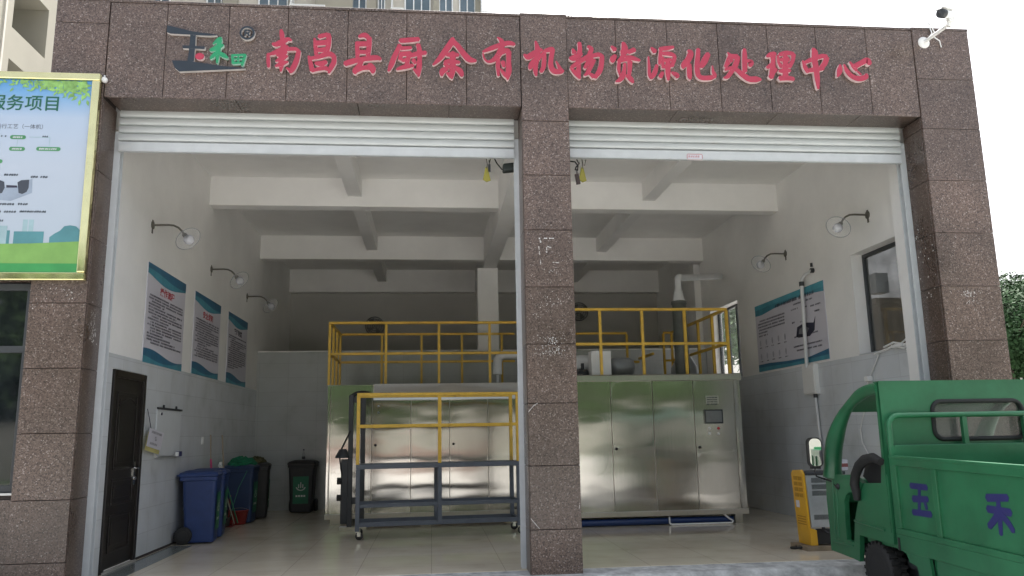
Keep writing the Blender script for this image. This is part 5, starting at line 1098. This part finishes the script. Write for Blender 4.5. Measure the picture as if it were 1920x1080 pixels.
# ---------------------------------------------------------------- green cargo truck
TX, TX1 = 4.2, 5.92; YR = -1.46
tr = thing('cargo_truck', 'green electric cargo truck with open cab and blue characters painted on its bed side', 'truck', (5.06, -2.2, GZ))
def side(poly, x=TX, th=.035): return [(x, a, b) for a, b in poly], (th, 0, 0)
arc_o = [(-1.468,1.870),(-1.365,1.866),(-1.267,1.857),(-1.176,1.839),(-1.081,1.813),(-0.960,1.771),(-0.834,1.718),(-0.726,1.657),(-0.624,1.583),(-0.542,1.508),(-0.469,1.422),(-0.408,1.341),(-0.369,1.257),(-0.339,1.156),(-0.314,1.049),(-0.290,0.920)]
arc_i = [(-0.490,0.974),(-0.494,1.056),(-0.523,1.155),(-0.544,1.210),(-0.581,1.287),(-0.627,1.359),(-0.673,1.429),(-0.730,1.499),(-0.795,1.563),(-0.871,1.625),(-0.942,1.671),(-1.021,1.710),(-1.108,1.741),(-1.201,1.760),(-1.308,1.767),(-1.413,1.770)]
def cab_side(x, nm):
    mb = MB(); n = min(len(arc_o), len(arc_i)); ai = arc_i[::-1]
    mid = [((arc_o[k][0]+ai[k][0])/2, (arc_o[k][1]+ai[k][1])/2, math.hypot(arc_o[k][0]-ai[k][0], arc_o[k][1]-ai[k][1])/2) for k in range(n)]
    mb.tube([(x+.03, a, b) for a, b, w in mid], [max(.03, w*.98) for a, b, w in mid], 14)
    for poly in ([(-0.490,0.974),(-0.290,0.920),(-0.269,0.708),(-0.284,0.408),(-0.279,0.190),(-0.478,0.180),(-0.529,0.340),(-0.503,0.437),(-0.508,0.705),(-0.497,0.893)], [(-0.849,0.991),(-0.490,0.974),(-0.497,0.893),(-0.508,0.705),(-0.503,0.437),(-0.529,0.340),(-0.624,0.336),(-0.628,0.530),(-0.640,0.715),(-0.685,0.782),(-0.743,0.810),(-0.849,0.825),(-0.963,0.837),(-1.017,0.917)], [(-0.478,0.180),(-0.729,0.167),(-0.768,0.323),(-0.624,0.336),(-0.529,0.340)], [(-0.729,0.167),(-0.838,0.155),(-0.885,0.413),(-1.154,0.406),(-1.474,0.398),(-1.488,0.569),(-0.818,0.544),(-0.768,0.323)], [(-0.818,0.544),(-1.488,0.569),(-1.481,1.006),(-1.394,1.114),(-1.361,0.937),(-1.057,0.920),(-0.954,0.791),(-0.884,0.683)]):
        mb.prism([(x, a, b) for a, b in poly], (.05,0,0))
    return mb.build(nm, m_green, tr)
cab_side(TX, 'cab_side'); cab_side(TX1-.05, 'cab_side')
# raised ribs pressed into the cab side
mb = MB()
a, b = (4.200,-0.818,0.544), (4.200,-1.355,0.512); mb.tube([(TX-.002, a[1], a[2]), (TX-.002, b[1], b[2])], .012, 8)
for a, b in (((4.200,-0.434,0.917), (4.200,-0.392,0.318)), ((4.200,-0.509,0.894), (4.200,-0.463,0.337))):
    mb.tube([(TX, a[1], a[2]), (TX, b[1], b[2])], .010, 8)
a, b = (4.200,-0.331,0.289), (4.200,-0.742,0.294); mb.tube([(TX, a[1], a[2]), (TX, b[1], b[2])], .010, 8)
mb.build('pressed_rib', m_green, tr)
# front body shell and windscreen
front = [p for p in [(-0.290,0.920),(-0.269,0.708),(-0.284,0.408),(-0.279,0.190)]]
mb = MB(); x0, x1 = TX+.05, TX1-.05
vs = []; fs = []
for (a, b) in front: vs += [(x0,a,b), (x1,a,b), (x0,a-.04,b), (x1,a-.04,b)]
for k in range(len(front)-1):
    i = 4*k; fs += [(i,i+1,i+5,i+4), (i+2,i+6,i+7,i+3)]
mb.add(vs, fs); mb.build('front_panel', m_green, tr)
mb = MB(); dz = .93; fy = front[0][0]
mb.box(x0, x1, fy-.32, fy-.02, .70, .925); mb.build('dashboard', m_green, tr, bevel=.02)
mb = MB(); vs = []; fs = []
for (a, b) in arc_o[8:]: vs += [(x0, a-.03, b), (x1, a-.03, b)]
for k in range(len(arc_o[8:])-1): i = 2*k; fs.append((i,i+1,i+3,i+2))
mb.add(vs, fs, 0, True); mb.build('windscreen', m_wind, tr)
mb = MB(); vs = []; fs = []
for (a, b) in arc_o[:8]: vs += [(x0, a, b-.004), (x1, a, b-.004), (x0, a-.01, b-.045), (x1, a-.01, b-.045)]
for k in range(7): i = 4*k; fs += [(i,i+1,i+5,i+4), (i+2,i+6,i+7,i+3)]
mb.add(vs, fs, 0, True); mb.build('roof', m_green, tr)
# rear wall of the cab with its window
wx0, wx1, wz0, wz1, rr_ = 4.715, 5.60, 1.345, 1.675, .075
def rrect(x0, x1, z0, z1, r, n=6):
    P = []
    for cx, cz, a0 in ((x1-r, z1-r, 0), (x0+r, z1-r, 90), (x0+r, z0+r, 180), (x1-r, z0+r, 270)):
        for k in range(n+1): a = math.radians(a0+90*k/n); P.append((cx+r*math.cos(a), cz+r*math.sin(a)))
    return P
def rrect_t(P, x0, x1, z0, z1):
    # outer rectangle matched point by point to the rounded one
    cx, cz = (x0+x1)/2, (z0+z1)/2; out = []; q = len(P)//4
    crn = [(x1,z1), (x0,z1), (x0,z0), (x1,z0)]
    for i in range(len(P)): out.append(crn[i//q])
    return out
def ring_plate(mb, Pin, Pout, y0, y1):
    n = len(Pin)
    for i in range(n):
        j = (i+1) % n; P = [Pin[i], Pin[j]]+([Pout[j]] if Pout[i] == Pout[j] else [Pout[j], Pout[i]])
        f = [(a, y0, b) for a, b in P]; mb.add(f, [list(range(len(f)))]); g = [(a, y1, b) for a, b in P]; mb.add(g, [list(range(len(g)))[::-1]])
        mb.add([(Pin[i][0],y0,Pin[i][1]), (Pin[j][0],y0,Pin[j][1]), (Pin[j][0],y1,Pin[j][1]), (Pin[i][0],y1,Pin[i][1])], [(0,1,2,3)])
ZRF = 1.872
mb = MB(); Pin = rrect(wx0, wx1, wz0, wz1, rr_); Pout = rrect_t(Pin, TX-.005, TX1+.005, .50, ZRF); ring_plate(mb, Pin, Pout, YR-.03, YR)
mb.box(TX-.006, TX+.03, YR+.0005, YR+.04, .90, ZRF-.002); mb.box(TX1-.03, TX1+.006, YR+.0005, YR+.04, .90, ZRF-.002); mb.box(TX-.006, TX1+.006, YR-.032, YR+.06, ZRF, ZRF+.012)
cbk = mb.build('cab_back', m_green, tr)
mb = MB(); mb.tube([(a, YR-.034, b) for a, b in rrect(wx0-.01, wx1+.01, wz0-.01, wz1+.01, rr_+.01)]+[(rrect(wx0-.01, wx1+.01, wz0-.01, wz1+.01, rr_+.01)[0][0], YR-.034, rrect(wx0-.01, wx1+.01, wz0-.01, wz1+.01, rr_+.01)[0][1])], .021, 8); mb.build('window_seal', m_black, cbk)
mb = MB(); mb.prism([(a, YR-.012, b) for a, b in rrect(wx0, wx1, wz0, wz1, rr_)], (0,.004,0)); mb.build('pane', glass('cab_window_glass', (.16,.165,.155), .5, .06), cbk)
# seat, handlebar and arm
mb = MB(); mb.prism([(4.24, a, b) for a, b in [(-1.332,1.151),(-1.153,1.146),(-1.048,1.102),(-0.977,0.981),(-1.083,0.920),(-1.288,0.912)]], (1.5,0,0)); mb.build('backrest', m_blk, tr, bevel=.03, seg=3)
mb = MB(); mb.box(TX+.10, TX1-.12, YR+.02, YR+.50, .74, .84); mb.build('seat', m_blk, tr, bevel=.03, seg=3)
mb = MB(); mb.box(TX+.05, TX1-.05, YR+.01, YR+.52, .36, .735); mb.build('seat_box', m_green, tr)
hp = [Vector((4.165,-1.458,1.137)), Vector((4.165,-1.327,1.172)), Vector((4.165,-1.180,1.148)), Vector((4.165,-1.062,1.088)), Vector((4.165,-0.975,0.998)), Vector((4.165,-0.938,0.903)), Vector((4.165,-0.964,0.823)), Vector((4.165,-0.961,0.751))]
mb = MB(); mb.tube(hp, [.035,.045,.05,.048,.046,.045,.04,.03], 12); mb.build('armrest', m_black, tr)
mb = MB(); mb.tube([(5.06,-.42,.55),(5.06,-.62,.90)], .025, 10); mb.tube([(4.70,-.70,.89),(4.82,-.65,.90),(5.3,-.65,.90),(5.42,-.70,.89)], .018, 10); mb.build('handlebar', m_blk, tr)
mb = MB(); mb.box(TX+.05, TX1-.05, front[-1][0]-.55, front[-1][0]-.04, .22, .25); mb.build('floor_pan', M('dark_floor_pan', (.03,.03,.03), .7), tr)
# mirrors
mc = Vector((4.030,-0.450,1.206)); mb = MB(); P = rrect(-.072, .072, -.155, .155, .055); mb.prism([(mc.x+a, -.45-.2*a, mc.z+b) for a, b in P], (0,.045,0)); mo = mb.build('mirror', m_blk, tr, bevel=.01)
mb = MB(); P = rrect(-.060, .060, -.142, .142, .05); mb.prism([(mc.x+a, -.452-.2*a, mc.z+b) for a, b in P], (0,-.003,0)); mb.build('mirror_face', M('mirror_glass', (.8,.82,.82), .02, 1., var=.01), mo)
mb = MB(); mb.tube([mc+Vector((-.0,.02,-.15)), Vector((4.006,-0.440,1.009)), Vector((4.025,-0.440,0.959)), Vector((4.114,-0.420,0.929)), Vector((4.216,-0.400,0.898)), Vector((4.190,-0.519,0.846))], .009, 8); p_ = Vector((4.190,-0.544,0.858)); mb.lathe([(.03,0),(.032,.02),(.02,.03)], p_+Vector((.02,0,0)), (-1,0,0), 14); mb.box(mc.x-.05, mc.x+.05, -.44, -.40, mc.z-.17, mc.z-.14); mb.build('mirror_arm', m_blk, mo)
# wheels
wc = (4.280,-1.255,0.124); wc = (wc[0], wc[1]+.13, wc[2]); WR = .25
def wheel(x, y, s):
    mb = MB(); z = GZ+WR; o = Vector((x, y, z))
    mb.lathe([(.13,-.075),(.20,-.085),(.232,-.075),(WR-.008,-.05),(WR-.006,.05),(.232,.075),(.20,.085),(.13,.075)], o, (1,0,0), 36, 0)
    for k in range(24):
        for sd in (-1, 1):
            a = 2*math.pi*(k+.25*sd)/24; d = Vector((0, math.cos(a), math.sin(a))); tq = Vector((0,-math.sin(a),math.cos(a)))
            mb.obox(o+d*(WR-.02)+Vector((.006*sd if sd > 0 else -.075,0,0))-tq*.016, (.069,0,0), tq*.032, d*.026)
    w = mb.build('wheel', m_black, tr)
    mb = MB(); mb.lathe([(.0,-.055),(.04,-.06),(.045,-.03),(.10,-.02),(.13,-.065),(.138,-.065),(.138,.065)], o, (1*s,0,0), 24); mb.build('rim', m_dark, w)
    mb = MB(); mb.lathe([(.0,-.075),(.018,-.072),(.022,-.05)], o, (s,0,0), 12); mb.build('hub_cap', m_chrome, w)
for y in (wc[1]-.0, -3.55):
    wheel(TX+.10, y, 1); wheel(TX1-.10, y, -1)
mb = MB(); mb.box(TX+.2, TX1-.2, -4.1, -.9, .17, .24); mb.tube([(TX+.1,wc[1],GZ+WR),(TX1-.1,wc[1],GZ+WR)], .03, 8); mb.tube([(TX+.1,-3.55,GZ+WR),(TX1-.1,-3.55,GZ+WR)], .03, 8); mb.box(TX+.06, TX1-.06, wc[1]-.34, wc[1]+.36, .39, .41); mb.box(TX+.26, TX1-.26, wc[1]-.3, wc[1]+.3, .05, .39); mb.build('chassis', m_dark, tr)
# cargo bed
YB, YE = -1.53, -4.25; zt = 1.186; zb = .525
def pitch(mb):
    for v in mb.v: v.z += (v.y-YB)*.017
    return mb
def bed_side(x, s):
    mb = MB(); t = .045
    mb.box(x, x+t, YE, YB, zt-.075, zt); mb.box(x-.004, x+t+.004, YE, YB, zt-.012, zt+.012)              # top rim
    mb.box(x, x+t, YE, YB, zb-.02, zb+.03); mb.box(x+.001, x+t-.001, YE, YB, .36, zb-.02)
    yp = [YB, YB-.09, -2.14, -2.20, -3.36, -3.42, YE+.08, YE]
    for a, b in ((0,1),(2,3),(4,5),(6,7)): mb.box(x, x+t, yp[b], yp[a], zb+.03, zt-.075)
    mb.box(x+.020, x+.028, YE+.01, YB-.01, zb+.03, zt-.075)
    return pitch(mb).build('bed_side', m_green, tr, bevel=.004)
bs = bed_side(TX, 1); bed_side(TX1-.045, -1)
mb = MB(); mb.box(TX+.045, TX1-.045, YB-.05, YB, .40, 1.29); mb.box(TX+.002, TX1-.002, YB-.045, YB-.005, zt+.013, 1.285); mb.build('bed_front', m_green, tr, bevel=.005)
mb = MB(); mb.box(TX+.045, TX1-.045, YE, YB-.05, .48, .52); mb.build('bed_floor', m_green, tr)
mb = MB(); mb.box(TX+.045, TX1-.045, YE, YE+.04, .36, zt); mb.build('tailgate', m_green, tr, bevel=.004)
mb = MB(); zh = 1.56; r = .10; P = [(TX+.024, YB-.02, 1.0), (TX+.024, YB-.02, zh-r)]+[(TX+.024+r-r*math.cos(a), YB-.02, zh-r+r*math.sin(a)) for a in (.3,.6,.9,1.2)]+[(TX+.024+r, YB-.02, zh), (TX1-.024-r, YB-.02, zh)]+[(TX1-.024-r+r*math.sin(a), YB-.02, zh-r+r*math.cos(a)) for a in (.3,.6,.9,1.2)]+[(TX1-.024, YB-.02, zh-r), (TX1-.024, YB-.02, 1.0)]
mb.tube(P, .026, 10)
for x in (4.965, 5.58): mb.box(x-.022, x+.022, YB-.04, YB, 1.27, zh-.02)
mb.build('headboard_rail', m_green, tr)
# skirt and battery box below the bed
sk = [(-1.544,0.505),(-1.483,0.400),(-1.639,0.388),(-1.668,0.324),(-1.785,0.309),(-1.807,0.180),(-2.074,0.097)]
mb = MB(); ya = sk[1][0]; mb.prism([(TX+.004, YB-.02, .53), (TX+.004, YB-.02, .38), (TX+.004, YB-.13, .34), (TX+.004, YB-.16, .28), (TX+.004, -1.80, .26), (TX+.004, -1.86, -.02), (TX+.004, -2.04, -.02), (TX+.004, -1.98, .39), (TX+.004, -1.98, .53)], (.03,0,0)); mb.box(TX+.004, TX+.03, -4.2, -1.985, .37, .50); mb.box(TX+.05, TX+.06, -2.3, -1.98, -.0, .37)
pitch(mb).build('skirt', m_green, tr, bevel=.003)
mb = MB(); mb.box(TX+.012, TX+.5, -3.2, -2.07, -.0, .362); pitch(mb).build('battery_box', m_green, tr, bevel=.006)
mb = MB(); mb.box(TX-.004, TX+.03, YB-.05, YB-.02, .36, .47); mb.tube([(TX+.03,-2.03,.2),(TX+.03,-2.03,.1)], .015, 8); mb.build('latch', m_black, tr)
# hand painted characters on the bed side
def to_x(a, b): return Vector((TX+.0195, a, b))
for cs in ([[(-1.800,0.941,0.050),(-2.037,0.938,0.048)],
 [(-1.929,0.927,0.037),(-1.892,0.725,0.037)],
 [(-1.817,0.829,0.056),(-2.032,0.840,0.048)],
 [(-1.796,0.714,0.051),(-2.058,0.717,0.051)],
 [(-1.986,0.816,0.033),(-2.004,0.760,0.037)]],
           [[(-2.782,0.909,0.056),(-3.009,0.926,0.051)],
 [(-2.776,0.827,0.053),(-3.023,0.821,0.054)],
 [(-2.904,0.910,0.040),(-2.902,0.781,0.047),(-2.892,0.651,0.035)],
 [(-2.890,0.801,0.051),(-2.832,0.745,0.053),(-2.772,0.696,0.049)],
 [(-2.921,0.797,0.051),(-2.984,0.747,0.047),(-3.029,0.689,0.040)]]):
    mb = MB()
    for k, st in enumerate(cs): brush(mb, st, to_x, (-.0015,0,0), .0004*k, 0, 0)
    mb.build('painted_character', m_navy, bs)

# ---------------------------------------------------------------- trees
def foliage(mb, blobs, n, size, rnd, m=0):
    tot = sum(b[3]*b[4]*b[5] for b in blobs)
    for (cx, cy_, cz, rx, ry, rz) in blobs:
        for _ in range(int(n*rx*ry*rz/tot)):
            d = Vector((rnd.gauss(0,1), rnd.gauss(0,1), rnd.gauss(0,1))).normalized(); r = rnd.uniform(.45, 1.06)
            p = Vector((cx+d.x*rx*r, cy_+d.y*ry*r, cz+d.z*rz*r)); s = size*rnd.uniform(.6, 1.3)
            nrm = (d+Vector((rnd.uniform(-.8,.8), rnd.uniform(-.8,.8), rnd.uniform(-.2,1.)))).normalized(); a = nrm.orthogonal().normalized(); b = nrm.cross(a); th = rnd.uniform(0,6.28); a, b = a*math.cos(th)+b*math.sin(th), b*math.cos(th)-a*math.sin(th)
            mb.add([p+a*s, p+b*s*.45, p-a*s, p-b*s*.45], [(0,1,2,3)], m)
def tree(x, y, h, r, seed, label, mat=None, n=5200, size=.17, group='trees right of the building'):
    rnd = random.Random(seed); t = thing('broadleaf_tree', label, 'tree', (x, y, GZ), 0, group)
    mb = MB(); mb.tube([(x,y,GZ), (x+.1,y,h*.3), (x+rnd.uniform(-.3,.3),y+.1,h*.6), (x,y,h*.85)], [.22,.17,.11,.04], 9)
    for k in range(7):
        a = rnd.uniform(0,6.28); z = h*rnd.uniform(.3,.65); mb.tube([(x,y,z), (x+r*.4*math.cos(a),y+r*.4*math.sin(a),z+h*.12), (x+r*.8*math.cos(a),y+r*.8*math.sin(a),z+h*.2)], [.08,.05,.02], 6)
    mb.build('trunk', m_trunk, t)
    blobs = [(x, y, h*.7, r*.65, r*.65, h*.26)]
    for k in range(13):
        a = rnd.uniform(0,6.28); q = rnd.uniform(.35,.95)*r; z = h*rnd.uniform(.36,.92); rb = r*rnd.uniform(.25,.45); blobs.append((x+q*math.cos(a), y+q*math.sin(a), z, rb, rb, rb*.8))
    mb = MB(); foliage(mb, blobs, n, size, rnd); mb.build('crown', mat or m_leaf, t)
tree(21.5, 19.0, 7.1, 2.6, 21, 'dense green tree just right of the granite column, lower edge behind the truck cab', m_leaf, 26000, .095)
tree(27.0, 24.0, 8.6, 3.2, 22, 'green tree at the right edge of the picture, beyond the nearer dense tree', m_leaf, 16000, .12)
tree(12.6, 21.0, 8.6, 3.1, 24, 'green tree seen through the back window on right wall', m_leaf2, 6000, .15)
tree(20.0, 24.5, 6.4, 2.8, 25, 'green tree partly hidden behind the right granite column', m_leaf, 6000, .16)
mb = MB(); rb = random.Random(31); foliage(mb, [(12+3.2*k, 13+2.*k, .9+.3*rb.random(), 2.2, 1.6, 1.4) for k in range(8)], 9000, .14, rb); tag(mb.build('shrub_thicket', m_leaf, None, (20,20,GZ)), 'thicket of green undergrowth beneath the trees right of the building', 'shrubs', kind='stuff')
# unseen behind the photographer: trees and walls added for the steel doors to mirror
mb = MB(); rb = random.Random(32)
foliage(mb, [(-26+4.1*k, -31+rb.uniform(-1,1), 4.6+rb.uniform(-.6,.8), 3.1, 2.4, 3.3+rb.uniform(-.5,.5)) for k in range(15)]+[(-27+4.1*k, -34+rb.uniform(-1,1), 8.2+rb.uniform(-.9,.9), 3.0, 2.2, 3.2) for k in range(15)], 24000, .42, rb)
for k in range(15): mb.tube([(-26+4.1*k,-31,GZ),(-26+4.1*k,-31,4.)], .18, 6, 1)
tag(mb.build('unseen_tree_belt', [m_leaf2, m_trunk], None, (0,-31,GZ)), 'unseen belt of green trees, added for the steel doors to mirror', 'trees', kind='stuff')
mb = MB(); mb.box(-30, 40, -27.3, -27.0, GZ, 2.2); mb.box(-30, 40, -27.34, -26.96, 2.2, 2.28); tag(mb.build('unseen_pale_wall', M('added_wall_grey', (.27,.265,.245), .85, var=.2, scale=.4), None, (5,-27,GZ)), 'unseen pale wall, added to mirror as a light band in the steel doors', 'wall')  # unseen wall, added to give the steel doors their light band
mb = MB(); mb.box(-9, 2.5, -21.6, -21.2, GZ, 1.05); mb.box(-9.05, 2.55, -21.65, -21.15, 1.05, 1.1); tag(mb.build('unseen_red_wall', m_addwall, None, (-3,-21.4,GZ)), 'unseen low reddish wall, added to mirror as a band in the left steel doors', 'wall')  # unseen wall, added for the reddish reflection in the left steel doors

# ---------------------------------------------------------------- annex seen through the front window
mb = MB(); mb.box(7.3, 8.9, 3.6, 4.6, GZ, 3.45); mb.box(7.25, 8.95, 3.55, 4.65, 3.45, 3.55); tag(mb.build('annex_wall', m_brown, None, (8.1,4.1,GZ)), 'low brown rendered annex wall glimpsed through the smoked front window', 'wall')
b0 = (7.133,3.500,3.916); b1 = (7.348,3.500,3.596); mb = MB(); mb.box(b0[0], b1[0], 3.3, 3.548, b1[2], b0[2]); tag(mb.build('meter_box', m_tank, None, (b0[0],3.5,b1[2])), 'grey metal box on the brown annex wall seen through the front window', 'metal box')
# ---------------------------------------------------------------- apartment towers
ap = thing('apartment_tower', 'tall beige apartment tower with glazed balconies rising behind the granite fascia', 'building', (-8, 32, GZ))
yF = 30.0
mb = MB(); mb.box(-24, 2.55, yF, yF+12, GZ, 31); mb.build('wall', m_beige2, ap)
floors = [k*2.95+1.2 for k in range(4, 10)]
XW_ = dict(b0=(-9.675,30.000,23.280)[0], b1=(-8.823,30.000,23.314)[0], b2=(-7.457,30.000,23.369)[0], b3=(-7.188,30.000,23.379)[0], c0=(-6.325,30.000,23.414)[0], c1=(-6.000,30.000,23.427)[0], d0=(-4.095,30.000,23.503)[0], d1=(-3.465,30.000,23.528)[0], e0=(-2.750,30.000,23.556)[0], e1=(-2.502,30.000,23.566)[0], f0=(-2.088,30.000,23.583)[0], g0=(-1.368,30.000,23.611)[0], g1=(-0.144,30.000,23.660)[0], h0=(0.415,30.000,23.682)[0], h1=(1.032,30.000,23.707)[0], i0=(1.482,30.000,23.725)[0], i1=(2.216,30.000,23.754)[0], j0=(2.527,30.000,23.766)[0], j1=(2.923,30.000,23.782)[0])
for fl in floors:
    z0 = fl+.75
    for a, b, za, zb in ((XW_['b1'],XW_['b2'],-.3,1.95), (XW_['d0'],XW_['d1'],.0,1.7), (XW_['e0'],XW_['e1'],.0,1.7), (XW_['g0'],XW_['g1'],-.3,1.95), (XW_['h0'],XW_['h1'],-.1,1.9), (XW_['i0'],XW_['i1'],-.2,1.9), (-14.5,-13.3,0,1.7), (-17.8,-16.4,0,1.7), (-11.4,-10.4,0,1.7), (-21.,-19.6,0,1.7)):
        fr = MB(); gl = MB(); gl.box(a, b, yF-.02, yF-.005, z0+za, z0+zb); t = .07
        fr.box(a-t, a, yF-.09, yF-.021, z0+za-t, z0+zb+t); fr.box(b, b+t, yF-.09, yF-.021, z0+za-t, z0+zb+t); fr.box(a, b, yF-.09, yF-.021, z0+za-t, z0+za); fr.box(a, b, yF-.09, yF-.021, z0+zb, z0+zb+t)
        for k in range(1, 3 if b-a > .8 else 2): x = a+(b-a)*k/(3 if b-a > .8 else 2); fr.box(x-.03, x+.03, yF-.06, yF-.021, z0+za, z0+zb)
        f_ = fr.build('window', m_wframe, ap); gl.build('pane', m_bglass, f_)
    # balcony slab and railings
    for a, b in ((XW_['b3']+.05, XW_['c0']+.9), (XW_['f0'], XW_['g0']-.1), (XW_['j0'], XW_['j1']+.15)):
        rb_ = MB(); rb_.box(a, b, yF-.9, yF-.0, fl-.12, fl+.06, 1)
        n = max(2, int((b-a)/.22))
        for k in range(n+1): rb_.box(a+(b-a)*k/n-.015, a+(b-a)*k/n+.015, yF-.9, yF-.87, fl+.06, fl+1.1)
        rb_.box(a-.02, b+.02, yF-.92, yF-.85, fl+1.1, fl+1.16)
        rb_.box(a, a+.06, yF-.9, yF, fl+1.1, fl+2.83, 0)
        rb_.build('balcony', [m_wframe, m_beige], ap)
for x, w in ((XW_['b0']-.9,.7), (XW_['c1'],1.9), (XW_['d1']+.1,.5), (XW_['h0']-.35,.3), (XW_['i1']+.05,.28)): mb = MB(); mb.box(x, x+w, yF-.35, yF, GZ, 31); mb.build('wall_pier', m_beige, ap)
# left tower, its flank facing right
at = thing('apartment_block', 'beige apartment block with deep recessed balconies at upper left behind the billboard', 'building', (-18, 22, GZ))
XF = -14.0; ya0, ya1 = 17.45, 19.75; H = 3.02; zb0 = 15.15
mb = MB(); mb.box(-22, XF-1.7, 12, 34, GZ, 33)
cols_ = [(12, 14.4), (15.9, 17.45), (19.75, 20.5), (22.6, 25), (27, 29), (31,34)]
for a, b in cols_: mb.box(XF-1.7, XF, a, b, GZ, 33)
for k in range(-4, 6):
    z = zb0+k*H
    prev = 14.4
    for (a0, a1) in ((14.4,15.9),(17.45,19.75),(20.5,22.6),(25,27),(29,31)):
        mb.box(XF-1.7, XF-.001, a0, a1, z-1.12, z)
mb.build('wall', m_beige, at)
for k in range(-4, 6):
    z = zb0+k*H
    for (a0, a1) in ((14.4,15.9),(17.45,19.75),(20.5,22.6),(25,27),(29,31)): mb = MB(); mb.box(XF-1.72, XF-1.69, a0+.2, a1-.2, z+.1, z+H-1.25); mb.build('window', m_bglass, at)
mb = MB(); mb.box(XF, XF+.05, 16.9, 17.0, GZ, 33); mb.build('wall_strip', m_beige2, at)
